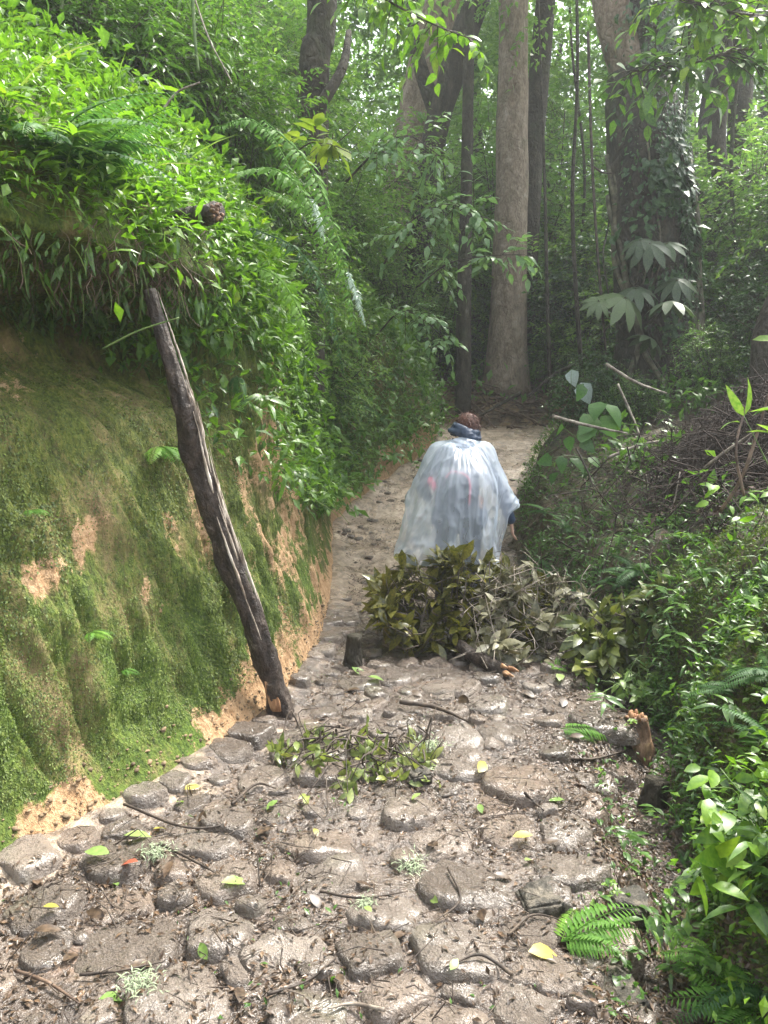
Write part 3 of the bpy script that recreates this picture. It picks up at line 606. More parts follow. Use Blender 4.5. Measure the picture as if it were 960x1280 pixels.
for (u, v, w) in [(60,1170,40),(120,1150,34),(48,1105,36),(210,1090,30),(90,1200,36),(420,1230,40),(330,1045,30),(540,1060,26),(610,1150,36),(500,1175,34),(300,1250,40),(455,1110,26),(250,1025,26),(690,1060,26),
                  (760,1000,24),(580,880,24),(520,870,20),(660,870,24),(440,865,26),(400,900,30),(355,930,26),(480,930,20),(705,880,22),(720,925,22),(560,955,22),(630,1100,26),(395,1130,28),(180,1210,40),(715,1180,34),(740,1240,36)]:
    fallen(u, v, w * .9, 'deadleaf', random.uniform(0, 6.3), 'curled brown dead leaf among the litter on the stony path', random.random() < .5, 'brown dead leaves lying on the path')
for (u, v, w, k) in [(200,1040,18,'yellowleaf'),(225,1005,16,'greenleaf'),(520,1000,16,'greenleaf'),(600,1015,16,'greenleaf'),(460,1145,16,'greenleaf'),(340,1010,20,'greenleaf'),(660,1080,14,'greenleaf'),(450,840,26,'greenleaf'),(470,850,20,'greenleaf'),(590,800,12,'greenleaf'),(700,850,20,'greenleaf'),(395,1045,14,'yellowleaf')]:
    fallen(u, v, w, k, random.uniform(0, 6.3), 'small fresh green or yellow leaf fallen on the stony path', True, 'small fresh leaves fallen on the path')
# lichen tufts
def tuft(u, v, w, label):
    p, n = hit(u, v); L = w * p.y / FPX / .96; k = 160
    P = np.array(p) + rng.normal(size=(k, 3)) * np.array([.3, .3, .12]) * L + np.array([0, 0, L * .16])
    V, F, v_ = scatter(leaf_tpl(.18, .2, .6, 2), P, rvec(k, .4), np.array([0, 0, 1.]), L * .3, rng.random(k))
    tag(obj('lichen_tuft', np_mesh('lichen_tuft', V, F, MAT['lichen'], v_)), label, 'lichen', kind='stuff')
MAT['lichen'] = leafmat('lichen', [(0, (.2, .26, .15)), (1, (.38, .44, .29))], .7, .3, (1, 1, .9))
tuft(193, 1070, 30, 'pale green lichen tuft beside the red fallen leaf'); tuft(515, 1083, 30, 'pale grey lichen tuft on a cobble in the middle of the path')
tuft(175, 1234, 38, 'stringy pale lichen tuft on the big cobble at lower left'); tuft(457, 1132, 22, 'small pale lichen tuft on a brown cobble left of the mossy slab'); tuft(538, 937, 30, 'greenish lichen tuft above the dark stone block')

def stick(name, ctrl, rad, mat, label, cat, group=None, seg=7, n=22, bump=.4, kids=()):
    pts = curve(ctrl, n); c = pts.mean(0); r = np.interp(np.linspace(0, 1, n), np.linspace(0, 1, len(rad)), rad)
    m = MB(); add_tube(m, pts - pts[0], r, seg, bump=bump, freq=22, seed=int(abs(c[0] * 100)))
    o = obj(name, m.mesh(name, MAT[mat]), None, pts[0]); tag(o, label, cat, group); return o
def ground_stick(uvs, rad, label, mat='twig', lift=.015, group=None):
    stick('twig', [np.array(hit(u, v)[0]) + np.array([0, 0, lift + .4 * rad]) for u, v in uvs], [rad, rad * .8, rad * .4], mat, label, 'twig', group)
ground_stick([(335, 1250), (385, 1232), (420, 1205)], .005, 'thin dark forked twig lying across cobbles at the bottom of the path')
ground_stick([(200, 1060), (230, 1075), (268, 1096)], .007, 'dark bent twig beside the pale lichen tuft')
ground_stick([(155, 1010), (240, 1040), (330, 1025)], .006, 'long brown twig below the mossy bank')
ground_stick([(100, 1225), (150, 1220), (205, 1208)], .005, 'thin twig on the largest left cobble')
ground_stick([(500, 885), (545, 892), (585, 910)], .014, 'dark curved stick on the litter in the middle of the path', lift=.03)
ground_stick([(690, 950), (740, 953), (790, 940)], .008, 'thin brown stick reaching to the chopped stump')
ground_stick([(655, 995), (668, 1008), (680, 1018)], .006, 'short dark twig on the grey humped cobble')
ground_stick([(560, 1090), (575, 1130), (540, 1160)], .005, 'thin dark twig between the mossy slabs')
ground_stick([(400, 1120), (450, 1128), (510, 1120)], .005, 'slender brown twig under the lichen cobble')
ground_stick([(640, 1225), (600, 1200), (560, 1215)], .006, 'dark twig on the orange gravel patch')
ground_stick([(480, 1270), (440, 1262), (410, 1268)], .006, 'pale brown twig at the bottom edge of the path', 'twig_pale')
ground_stick([(290, 1010), (320, 985), (345, 990)], .007, 'dark twig under the small leafy spray')
ground_stick([(635, 1175), (665, 1150), (700, 1155)], .005, 'brown twig behind the bright fern at lower right')
ground_stick([(20, 1220), (60, 1235), (100, 1262)], .006, 'reddish twig in the lower left corner', 'twig_red')

# ------------------------------------------------------------------ leaning log, stumps, blocks
def log_thing():
    a, _ = hit(352, 889); a = np.array(a) + np.array([0, 0, -.03]); d = a[1]
    top = at(186, 362, d - .42); pts = curve([a, at(325, 800, d - .09), at(283, 690, d - .17), at(250, 590, d - .27), at(222, 480, d - .4), top], 130); n_ = 130
    t = thing('leaning_log', 'dark barked log leaning against the mossy left bank with torn pale edge', 'log', a)
    r = np.interp(np.linspace(0, 1, n_), [0, .05, .3, .7, .84, 1], [.074, .064, .06, .057, .04, .026])
    m = MB(); add_tube(m, pts - a, r, 40, bump=.6, freq=10, seed=3); obj('trunk', m.mesh('trunk', MAT['bark_log']), t)
    T, N, B = frames(pts); cdir = unit(np.array([.93, -.3, .25]))
    m = MB()
    for k in range(20):                                   # torn strips of pale wood along the right edge
        i0 = int(np.clip(rng.normal(66, 26), 8, 112)); L = rng.integers(7, 44); s = slice(i0, min(i0 + L, n_ - 1)); q = pts[s]
        if len(q) < 3: continue
        side = unit(cdir - T[s] * (T[s] @ cdir)[:, None]); off = np.cross(T[s], side); w = rng.normal() * .38
        P = q - a + (side * math.cos(w) + off * math.sin(w)) * (r[s][:, None] * 1.0 + .002 + np.linspace(rng.uniform(0, .006), rng.uniform(0, .022), len(q))[:, None])
        V, F = tube(P, np.interp(np.linspace(0, 1, len(P)), [0, .2, .6, 1], [.3, 1, .8, .15]) * rng.uniform(.003, .009), 5, bump=.9, freq=40, seed=k, cap=False); m.add(V, F)
    obj('torn_bark', m.mesh('torn_bark', MAT['wood_pale']), t, label='pale torn bark edge')
    m = MB()
    for k in range(5):
        ang = .55 + .16 * k; side = unit(np.array([math.sin(ang - 1.0), -1, .1])); P = np.stack([pts[j] - a + side * (r[j] * .98 + .004) for j in (3, 6, 10, 13)]); add_tube(m, P, [.008, .014, .011, .003], 5, bump=.3, freq=25, seed=k)
    obj('split_wood', m.mesh('split_wood', MAT['wood_raw']), t, label='raw orange split at the foot')
log_thing()
def stump(name, u, v, w, h, mat, top_mat, label, cat, lean=(0, 0), seed=0, seg=18, depth=1.0):
    p, _ = hit(u, v); d = p.y / .96; r = w * d / FPX / 2; H = h * d / FPX
    t = thing(name, label, cat, p)
    pts = curve([(0, 0, -.06), (lean[0] * .4, lean[1] * .4, H * .45), (lean[0], lean[1], H)], 10)
    m = MB(); add_tube(m, pts, np.linspace(1.15, .92, 10) * r, seg, bump=.55, freq=16, seed=seed); obj('trunk', m.mesh('trunk', MAT[mat]), t)
    if top_mat:
        m = MB(); g = 5
        for k in range(16):
            a = rng.uniform(0, 6.28); q = r * .8 * math.sqrt(rng.random()); b = np.array([math.cos(a) * q + lean[0], math.sin(a) * q + lean[1], H - .01])
            add_tube(m, np.stack([b, b + np.array([0, 0, rng.uniform(.008, .04)])]), [r * .28, r * .1], 5, bump=.3, freq=20, seed=k)
        obj('cut_face', m.mesh('cut_face', MAT[top_mat]), t, label='raw chopped top')
MAT['bark_brown'] = solidmat('bark_brown', [(.3, (.06, .035, .02)), (.5, (.17, .1, .06)), (.7, (.34, .22, .13))], 14, (.5, .85), .8, .02, (1, 1, .4))
stump('chopped_stump', 799, 938, 29, 42, 'bark_brown', 'wood_raw', 'short chopped stump with raw orange top at the right edge of the path', 'stump', (-.01, .02), 5)
stump('wood_stub', 441, 829, 20, 36, 'bark_dark', None, 'dark upright wood stub at the left edge beside the fallen boughs', 'stump', (.008, 0), 6)
stump('rotten_stump', 815, 1012, 28, 40, 'bark_dark', None, 'rotten black stump above the gutter below the chopped stump', 'stump', (.02, .01), 7)
def block(name, u, v, w, h, dd, mat, label, cat, rot=0., seed=1):
    p, _ = hit(u, v); d = p.y / .96; x, z = w * d / FPX / 2, h * d / FPX
    bm = bmesh.new(); bmesh.ops.create_cube(bm, size=2); bmesh.ops.bevel(bm, geom=bm.edges[:], offset=.16, segments=2, affect='EDGES'); bmesh.ops.triangulate(bm, faces=bm.faces[:]); bmesh.ops.subdivide_edges(bm, edges=bm.edges[:], cuts=4, use_grid_fill=True)
    bmesh.ops.triangulate(bm, faces=bm.faces[:])
    V = np.array([q.co[:] for q in bm.verts]); F = np.array([[q.index for q in f.verts] for f in bm.faces]); bm.free()
    V = V * (1 + .34 * fbm(V * 1.1 + seed, 2, seed)[:, None] + .16 * fbm(V * 3.2 + seed, 3, seed)[:, None]) * np.array([x, dd / 2, z * .24 + .03]) + np.array([0, 0, z * .1 - .03])
    o = obj(name, np_mesh(name, V, F, MAT[mat], smooth=True), None, p, (random.uniform(-.12, .12), random.uniform(-.12, .12), rot)); tag(o, label, cat); return o
MAT['stone_dark'] = solidmat('stone_dark', [(.3, (.02, .018, .013)), (.5, (.055, .048, .036)), (.7, (.14, .12, .09))], 16, (.4, .8), .9, .03)
block('dark_block', 522, 972, 30, 28, .1, 'stone_dark', 'dark brown square stone block standing on the path right of the leafy spray', 'stone', .4, 2)
block('kerb_block', 672, 1128, 50, 34, .14, 'stone_dark', 'black wet stone block at the gutter below the mossy slab', 'stone', .1, 3)
block('kerb_block', 782, 1130, 48, 40, .15, 'stone_dark', 'black wet stone edge above the gutter beside the flat mossy cobble', 'stone', -.1, 4)
block('gutter_slab', 770, 1250, 64, 66, .2, 'stone_dark', 'black wet slab at the head of the muddy puddle below the bright fern', 'stone', .1, 5)
def puddle():
    m, t, out = newmat('muddy_water'); p = nd(t, 'ShaderNodeBsdfPrincipled'); p.inputs['Base Color'].default_value = (.2, .15, .095, 1); p.inputs['Roughness'].default_value = .04; p.inputs['Specular IOR Level'].default_value = .6
    t.links.new(bump_n(t, noise_n(t, 9, 2), .06, .02), p.inputs['Normal']); t.links.new(p.outputs[0], out.inputs[0])
    ys = np.linspace(1.35, 2.75, 26); L_, R_ = [], []
    c = xR(ys) + .09; w = np.interp(ys, [1.35, 1.9, 2.4, 2.75], [.3, .28, .22, .05])
    V = np.concatenate([np.stack([c - w, ys, 0 * ys], 1), np.stack([c + w, ys, 0 * ys], 1)]); n = len(ys); i = np.arange(n - 1)
    o = obj('puddle', np_mesh('puddle', V, np.stack([i, i + n, i + n + 1, i + 1], 1), m), None, (0, 0, -.205)); tag(o, kind='structure')
puddle()

# ------------------------------------------------------------------ moss and ground cover (uncountable)
lm = lambda c: np.where((c[:, 1] > 1.3) & (c[:, 1] < 7) & (c[:, 2] < 1.95) & (c[:, 2] > .18), np.clip(.9 + 1.8 * fbm(c * np.array([1, 3.2, .8]), 4, 77), 0.15, 2) * (.8 + .5 * sstep(1.6, .7, c[:, 2])) * np.clip(3 / np.maximum(c[:, 1], 1), .3, 2), 0)
P, N = sample(LV, LF, 170000, lm, True)
bq = np.zeros(len(P)); pq = pix(P)
for (u, v, ru, rv) in [(118, 695, 24, 42), (52, 735, 30, 26), (238, 680, 32, 56), (345, 640, 48, 82), (395, 745, 22, 56), (330, 560, 32, 56), (420, 800, 25, 60)]:
    bq = np.maximum(bq, np.exp(-(((pq[:, 0] - u) / ru) ** 2 + ((pq[:, 1] - v) / rv) ** 2)))
k = bq < rng.random(len(P)) * .8; P, N = P[k], N[k]; n = len(P)
f = unit(N * .5 + np.array([0, 0, -.55]) + rng.normal(size=(n, 3)) * .45)
o = obj('moss', mass('moss', [scatter(LEAF1, P, f, N, rng.uniform(.005, .015, n) * (1 + .5 * (fbm(P * 2, 2, 5) > .1)), rng.random(n) * .6 + .35 * np.clip(.5 + fbm(P * 1.5, 2, 78), 0, 1))], MAT['mossleaf'])); tag(o, 'short green moss coating the left earth bank', 'moss', kind='stuff')
P, N = sample(LV, LF, 1900, lambda c: np.where((c[:, 1] > 1.4) & (c[:, 1] < 6.5) & (c[:, 2] < 1.9), 1.6 * sstep(.3, .0, c[:, 2]), 0), True); m = MB()
for i in range(len(P)):
    j = i % 6; m.add(base[j] * min(.02, .0035 + rng.exponential(.004)) * rng.uniform(.6, 1.3, 3) + P[i] + N[i] * .001, bf[j])
o = obj('soil_clods', m.mesh('soil_clods', MAT['clod'])); tag(o, 'crumbled clods of earth on the bank face and along its foot', 'soil', kind='stuff')
def cover(n, V, F, mask, size, flip=False, lift=(.01, .12), out=.6, tpl=LEAF2, jit=.6, droop=-.1):
    P, N = sample(V, F, n, mask, flip); k = inview(P, 380); P, N = P[k], N[k]; n = len(P)
    f = unit(N * out + rng.normal(size=(n, 3)) * jit + np.array([0, 0, droop])); up = unit(N * .4 + np.array([0, 0, 1.]) + rng.normal(size=(n, 3)) * .3)
    vv = (np.clip(.5 + .8 * fbm(P * 1.7, 3, 91), 0, 1) * .6 + rng.random(n) * .38)
    return scatter(tpl, P + N * rng.uniform(*lift, n)[:, None], f, up, rng.uniform(*size, n) * (1 + .5 * fbm(P * 1.1, 2, 92)), vv)
top1 = lambda c: np.where((c[:, 1] > 1.6) & (c[:, 1] < 6.2) & (c[:, 2] - zP(c[:, 1]) > np.where(c[:, 1] < 4.7, 2.38, 2.1)) & (c[:, 2] < 5.2), 1., 0) * np.clip(.8 + 1.2 * fbm(c * 1.3, 2, 3), .1, 2)
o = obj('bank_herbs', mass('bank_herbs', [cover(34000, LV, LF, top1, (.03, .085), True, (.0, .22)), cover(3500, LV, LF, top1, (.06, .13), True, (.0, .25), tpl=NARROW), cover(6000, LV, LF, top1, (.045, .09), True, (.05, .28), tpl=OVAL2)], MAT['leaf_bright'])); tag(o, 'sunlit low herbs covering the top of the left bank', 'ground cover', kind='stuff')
side = lambda c: np.where((c[:, 1] > 4.3) & (c[:, 1] < 14.6) & (c[:, 2] - zP(c[:, 1]) > np.interp(c[:, 1], [4.3, 5.5, 7, 8, 10, 14], [1.5, 1.1, .75, .45, .15, .1])) & (c[:, 2] < 6.5), np.clip(.8 + 1.2 * fbm(c * 1.1, 3, 8), .15, 2), 0)
far_ = lambda c: side(c) * (c[:, 1] > 7.2)
nr_ = lambda c: side(c) * (c[:, 1] < 7.4)
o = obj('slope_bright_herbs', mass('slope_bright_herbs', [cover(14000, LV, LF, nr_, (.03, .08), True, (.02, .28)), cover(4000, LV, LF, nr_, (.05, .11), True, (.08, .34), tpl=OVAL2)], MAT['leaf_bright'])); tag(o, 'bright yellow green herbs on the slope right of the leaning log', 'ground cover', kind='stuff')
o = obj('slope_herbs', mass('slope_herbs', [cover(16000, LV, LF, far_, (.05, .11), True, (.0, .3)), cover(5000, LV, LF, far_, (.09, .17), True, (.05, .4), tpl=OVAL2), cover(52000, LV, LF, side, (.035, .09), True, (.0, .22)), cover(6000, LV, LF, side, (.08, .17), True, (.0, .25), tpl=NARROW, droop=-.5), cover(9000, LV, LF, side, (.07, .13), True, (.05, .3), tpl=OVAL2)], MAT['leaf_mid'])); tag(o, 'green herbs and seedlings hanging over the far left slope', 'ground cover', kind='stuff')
rc = lambda c: np.where((c[:, 1] > 1.3) & (c[:, 1] < 12) & (c[:, 0] > xR(c[:, 1]) + np.where(c[:, 1] < 4.6, .24, .1)) & (c[:, 0] < 6.0), np.where(c[:, 0] > 3.2, .45, 1) * (np.clip(.8 + 1.8 * fbm(c * 1.4, 3, 13), .03, 2)) * (1 - .7 * np.exp(-((c[:, 1] - 4.3) / .6) ** 2 - ((c[:, 0] - xR(c[:, 1]) - .75) / .35) ** 2)) * np.where(c[:, 1] < 5.2, 1.0, .22 * (fbm(c * 1.7, 2, 5) > 0) + 1.1 * sstep(xR(c[:, 1]) + 1.7, xR(c[:, 1]) + .5, c[:, 0])) * np.clip(4 / np.maximum(c[:, 1], 1), .4, 1.6), 0)
ch = lambda c: np.where((c[:, 1] > 5.4) & (c[:, 1] < 13) & (c[:, 0] > xR(c[:, 1]) + .9) & (c[:, 0] < 7), np.clip(.35 + 1.6 * fbm(c * 1.1, 3, 31), .0, 2) * (1 - .92 * np.minimum(1, 1.6 * np.exp(-((c[:, 0] - 3.2) / .9) ** 2 - ((c[:, 1] - 6.3) / 1.2) ** 2))), 0)
o = obj('crest_herbs', mass('crest_herbs', [cover(9000, RV, RF, ch, (.04, .1), False, (.0, .2)), cover(3500, RV, RF, ch, (.07, .15), False, (.05, .35), tpl=OVAL2)], MAT['leaf_mid'])); tag(o, 'patchy green herbs on the top of the right bank up to the vine covered tree', 'ground cover', kind='stuff')
near = lambda c: rc(c) * (c[:, 1] < 3.6) * (fbm(c * 1.9, 3, 23) > 0)
o = obj('mound_herbs', mass('mound_herbs', [cover(1500, RV, RF, near, (.025, .065), False, (.03, .22), tpl=OVAL2), cover(3500, RV, RF, lambda c: rc(c) * (c[:, 1] < 5.5), (.02, .05), False, (.02, .16))], MAT['leaf_bright'])); tag(o, 'bright small leaved herbs on the near mound right of the gutter', 'ground cover', kind='stuff')
rc2 = lambda c: rc(c) * np.where(c[:, 1] < 4.4, .12 + 1.5 * (fbm(c * 2.0, 3, 29) > .04), 1)
o = obj('right_bank_herbs', mass('right_bank_herbs', [cover(24000, RV, RF, rc2, (.018, .06), False, (.0, .12)), cover(6000, RV, RF, rc2, (.04, .1), False, (.0, .14), tpl=NARROW)], MAT['leaf_mid'])); tag(o, 'small dark green herbs covering the right bank above the gutter', 'ground cover', kind='stuff')
ff = lambda c: np.where((c[:, 1] > 13.2) & (c[:, 1] < 24) & (c[:, 0] > -8) & (c[:, 0] < 12), np.clip(.5 + 1.5 * fbm(c * .8, 2, 3), 0, 2), 0)
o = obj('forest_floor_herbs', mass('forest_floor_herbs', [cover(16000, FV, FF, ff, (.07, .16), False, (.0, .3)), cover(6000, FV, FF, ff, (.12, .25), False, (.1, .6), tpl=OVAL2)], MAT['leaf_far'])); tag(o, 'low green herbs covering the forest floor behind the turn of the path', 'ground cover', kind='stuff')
rmoss = lambda c: np.where((c[:, 1] > 1.4) & (c[:, 1] < 5.4) & (c[:, 0] > xR(c[:, 1]) + .25) & (c[:, 0] < 3), 1., 0)
P, N = sample(RV, RF, 60000, rmoss); n = len(P)
o = obj('bank_moss', mass('bank_moss', [scatter(LEAF1, P, unit(N * .7 + rng.normal(size=(n, 3)) * .5), N, rng.uniform(.012, .035, n), rng.random(n))], MAT['mossleaf'])); tag(o, 'feathery green moss on the mound of the right bank', 'moss', kind='stuff')
gm = lambda c: np.where((c[:, 1] > 1.4) & (c[:, 1] < 6) & (xR(c[:, 1]) - c[:, 0] < .25), 1., 0)
o = obj('path_weeds', mass('path_weeds', [cover(900, PV, PF, gm, (.02, .05), False, (.0, .07), tpl=OVAL2), cover(500, PV, PF, lambda c: np.where((c[:, 1] > 1.5) & (c[:, 1] < 6), np.clip(fbm(c * 3, 2, 6) - .1, 0, 1), 0), (.01, .03), False, (0, .02))], MAT['leaf_mid'])); tag(o, 'tiny weeds along the right edge of the path', 'weeds', kind='stuff')

# ------------------------------------------------------------------ the walker
PX0, PY0 = .615, 6.2
PZ0 = float(path_z(np.array([PX0]), np.array([PY0]))[0])
def caps(segs, voxel, name, mat, smooth_it=6, bumpf=None):
    """one continuous skin grown over tapered capsules (voxel remesh)"""
    bm = bmesh.new()
    def ball(p, r):
        g = bmesh.ops.create_icosphere(bm, subdivisions=2, radius=1)
        rr = np.array(r) if not np.isscalar(r) else np.array([r, r, r])
        for v in g['verts']: v.co = Vector(np.array(v.co) * rr + np.array(p))
    for s in segs:
        if len(s) == 2: ball(*s)
        else:
            p0, r0, p1, r1 = s; p0, p1 = np.array(p0, float), np.array(p1, float); n = max(2, int(np.linalg.norm(p1 - p0) / (min(r0, r1) * .45)) + 1)
            for t in np.linspace(0, 1, n): ball(p0 * (1 - t) + p1 * t, r0 * (1 - t) + r1 * t)
    me = bpy.data.meshes.new('tmp'); bm.to_mesh(me); bm.free()
    o = bpy.data.objects.new('tmp', me); COL.objects.link(o)
    md = o.modifiers.new('r', 'REMESH'); md.mode = 'VOXEL'; md.voxel_size = voxel; md.use_smooth_shade = True
    ms = o.modifiers.new('s', 'SMOOTH'); ms.iterations = smooth_it; ms.factor = .5
    dg = bpy.context.evaluated_depsgraph_get(); dg.update(); ev = o.evaluated_get(dg); out = bpy.data.meshes.new_from_object(ev); out.name = name
    bpy.data.objects.remove(o); bpy.data.meshes.remove(me)
    if bumpf is not None:
        V = np.empty(len(out.vertices) * 3, np.float32); out.vertices.foreach_get('co', V); V = V.reshape(-1, 3)
        Nn = np.empty(len(out.vertices) * 3, np.float32); out.vertices.foreach_get('normal', Nn); Nn = Nn.reshape(-1, 3)
        out.vertices.foreach_set('co', np.ascontiguousarray(V + Nn * bumpf(V)[:, None], np.float32).ravel())
    out.materials.clear(); out.materials.append(mat); out.update(); return out
MAT['skin'] = plain('skin', (.55, .34, .26), .5); MAT['navy'] = plain('navy_cloth', (.022, .04, .075), .5); MAT['trousers'] = plain('trousers', (.045, .05, .06), .7)
MAT['boot'] = plain('boot', (.05, .038, .03), .5); MAT['hair'] = solidmat('hair', [(.3, (.045, .017, .012)), (.55, (.125, .05, .034)), (.8, (.24, .1, .07))], 70, (.4, .6), .5, .004)
MAT['pack'] = plain('pack_cloth', (.035, .04, .05), .6); MAT['pink'] = plain('pink_strap', (.85, .1, .16), .5)
def mat_plastic():
    m, t, out = newmat('clear_plastic')
    p = nd(t, 'ShaderNodeBsdfPrincipled'); p.inputs['Base Color'].default_value = (.77, .86, .97, 1); p.inputs['Roughness'].default_value = .2; p.inputs['Specular IOR Level'].default_value = .6; p.inputs['Coat Weight'].default_value = .8; p.inputs['Coat Roughness'].default_value = .06
    tl = nd(t, 'ShaderNodeBsdfTranslucent'); tl.inputs[0].default_value = (.72, .8, .88, 1); tr = nd(t, 'ShaderNodeBsdfTransparent'); tr.inputs[0].default_value = (.9, .94, .97, 1)
    nz = noise_n(t, 14, 3, .55, nd(t, 'ShaderNodeTexCoord').outputs['Object']); b = bump_n(t, nz, .22, .012); t.links.new(b, p.inputs['Normal'])
    a = nd(t, 'ShaderNodeMixShader'); a.inputs[0].default_value = .42; t.links.new(p.outputs[0], a.inputs[1]); t.links.new(tl.outputs[0], a.inputs[2])
    lw = nd(t, 'ShaderNodeLayerWeight'); lw.inputs[0].default_value = .45
    c = nd(t, 'ShaderNodeMixShader'); t.links.new(math_n(t, 'MULTIPLY_ADD', lw.outputs['Facing'], -.75, .72, True), c.inputs[0]); t.links.new(a.outputs[0], c.inputs[1]); t.links.new(tr.outputs[0], c.inputs[2])
    t.links.new(c.outputs[0], out.inputs[0]); return m
MAT['plastic'] = mat_plastic()
def person():
    t = thing('person', 'person in a clear rain poncho and navy jacket walking away with head bowed', 'person', (PX0, PY0, PZ0))
    hc = np.array([.085, .25, 1.575])
    b = [((-.09, .02, .95), .12, (.09, .02, .95), .12), ((0, .03, 1.0), .135, (.01, .12, 1.3), .15), ((-.14, .13, 1.36), .055, (.16, .13, 1.36), .055), ((.01, .14, 1.36), .12, (.03, .17, 1.42), .08),
         ((.03, .17, 1.42), .058, (.07, .23, 1.52), .055),
         (tuple(hc + [0, -.01, .02]), (.083, .1, .098)), (tuple(hc + [.01, .04, -.045]), (.06, .07, .065)), (tuple(hc + [.03, .085, -.075]), (.03, .03, .03)),
         (tuple(hc + [.035, .115, -.02]), .012, tuple(hc + [.04, .128, -.045]), .016), (tuple(hc + [.03, .1, -.072]), (.024, .014, .007)), (tuple(hc + [.03, .098, -.085]), (.022, .013, .007)),
         (tuple(hc + [.005, .095, .0]), (.017, .012, .012)), (tuple(hc + [.058, .085, .0]), (.016, .012, .012)),
         (tuple(hc + [.084, .005, -.02]), (.012, .022, .032)), (tuple(hc + [-.08, .0, -.02]), (.012, .022, .032)),
         # arms
         ((.16, .13, 1.35), .048, (.33, .02, 1.08), .039), ((.33, .02, 1.08), .039, (.425, .06, .83), .028), ((-.14, .13, 1.35), .048, (-.3, .06, 1.1), .039), ((-.3, .06, 1.1), .039, (-.25, .27, 1.0), .028),
         # legs
         ((.09, .02, .93), .088, (.1, .06, .5), .058), ((.1, .06, .5), .057, (.11, -.1, .1), .042), ((-.09, .02, .93), .088, (-.11, .2, .52), .058), ((-.11, .2, .52), .057, (-.12, .24, .1), .042),
         ((.11, -.11, .06), .04, (.12, .05, .035), .035), ((-.12, .22, .06), .04, (-.13, .38, .035), .035)]
    def hand(w, d, side):
        w = np.array(w, float); d = unit(np.array(d, float)); s = unit(np.cross(d, np.array([side, 0, 0.]))); nrm = np.cross(d, s); L = []
        for k in range(4):
            o = (k - 1.5) * .019; kn = w + d * (.085 - .004 * abs(k - 1)) + s * o; ln = [.068, .078, .072, .056][k]
            L.append((tuple(w + d * .015 + s * o * .6), .015, tuple(kn), .0115)); bend = nrm * side * -.4
            a = kn + unit(d + bend * .5) * ln * .45; b2 = a + unit(d + bend * 1.4) * ln * .33; c = b2 + unit(d + bend * 2.4) * ln * .27
            L += [(tuple(kn), .0095, tuple(a), .0088), (tuple(a), .0088, tuple(b2), .008), (tuple(b2), .008, tuple(c), .0068)]
        th = w + d * .03 - s * .028; th2 = th + unit(d * .7 - s * .75) * .038; L += [(tuple(w + d * .012 - s * .012), .015, tuple(th), .012), (tuple(th), .0115, tuple(th2), .0098), (tuple(th2), .0095, tuple(th2 + unit(d - s * .2) * .028), .0078)]
        return L
    b += hand((.43, .07, .81), (.12, .12, -1), 1) + hand((-.24, .28, .99), (.35, .8, -.3), -1)
    obj('body', caps(b, .0065, 'body', MAT['skin'], 3), t)
    cl = lambda V: .011 * fbm(V * np.array([9, 9, 16]), 3, 4)
    obj('jacket', caps([((-.1, .02, .86), .14, (.1, .02, .86), .14), ((0, .02, .9), .16, (.01, .12, 1.28), .165), ((-.13, .13, 1.355), .075, (.15, .13, 1.355), .075), ((.01, .13, 1.35), .12, (.03, .16, 1.43), .08),
         ((.16, .13, 1.35), .066, (.33, .02, 1.08), .054), ((.33, .02, 1.08), .054, (.42, .055, .835), .047), ((-.14, .13, 1.35), .066, (-.3, .06, 1.1), .054), ((-.3, .06, 1.1), .054, (-.25, .265, 1.0), .045)], .011, 'jacket', MAT['navy'], 4, cl), t)
    col = [];
    for k in range(26):
        a = 2 * math.pi * k / 26; c = np.array([.055 + .1 * math.cos(a), .18 + .105 * math.sin(a), 1.525 + .012 * math.sin(a) - .035 * math.cos(a)])
        col.append((tuple(c + np.array([0, 0, .0])), (.042 + .012 * math.sin(2 * a + 1), .042, .04 + .016 * math.sin(3 * a)))); col.append((tuple(c + np.array([-.012 * math.cos(a), .01, .04])), .03))
    obj('hood', caps(col, .009, 'hood', MAT['navy'], 4, lambda V: .034 * fbm(V * np.array([11, 11, 20]), 3, 9)), t, label='rumpled navy hood round the neck')
    obj('trousers', caps([((-.08, .02, .9), .125, (.08, .02, .9), .125), ((.09, .02, .92), .11, (.1, .06, .5), .08), ((.1, .06, .5), .08, (.11, -.1, .12), .065), ((-.09, .02, .92), .11, (-.11, .2, .52), .08), ((-.11, .2, .52), .08, (-.12, .24, .12), .065)], .012, 'trousers', MAT['trousers'], 4, cl), t)
    for nm, p, q in (('boot', (.11, -.12, .06), (.125, .06, .04)), ('boot', (-.12, .21, .06), (-.135, .4, .04))):
        obj(nm, caps([(p, .055, tuple(np.array(p) + [0, 0, .08]), .055), (p, .055, q, .043), (tuple(np.array(q) * [1, 1, 1]), (.048, .06, .036))], .009, 'boot', MAT['boot'], 3), t)
    # short reddish hair: cap plus tufts
    hv = caps([(tuple(hc + [-.002, -.022, .034]), (.096, .106, .098)), (tuple(hc + [0, -.06, -.02]), (.075, .055, .056)), (tuple(hc + [.0, .045, .06]), (.07, .055, .05))], .007, 'hair', MAT['hair'], 3, lambda V: .007 * fbm(V * 55, 3, 2))
    hair = obj('hair', hv, t)
    n = 3200; vs = np.array([v.co[:] for v in hv.vertices]); ns = np.array([v.normal[:] for v in hv.vertices]); i = rng.integers(0, len(vs), n)
    V, F, v_ = scatter(leaf_tpl(.16, 0, .2, 2), vs[i] - ns[i] * .003, unit(ns[i] * .5 + np.array([.1, -.25, -.55]) + rng.normal(size=(n, 3)) * .3), ns[i], rng.uniform(.02, .042, n), rng.random(n))
    tag(obj('hair_tufts', np_mesh('hair_tufts', V, F, MAT['hair'], v_), hair), kind='stuff')
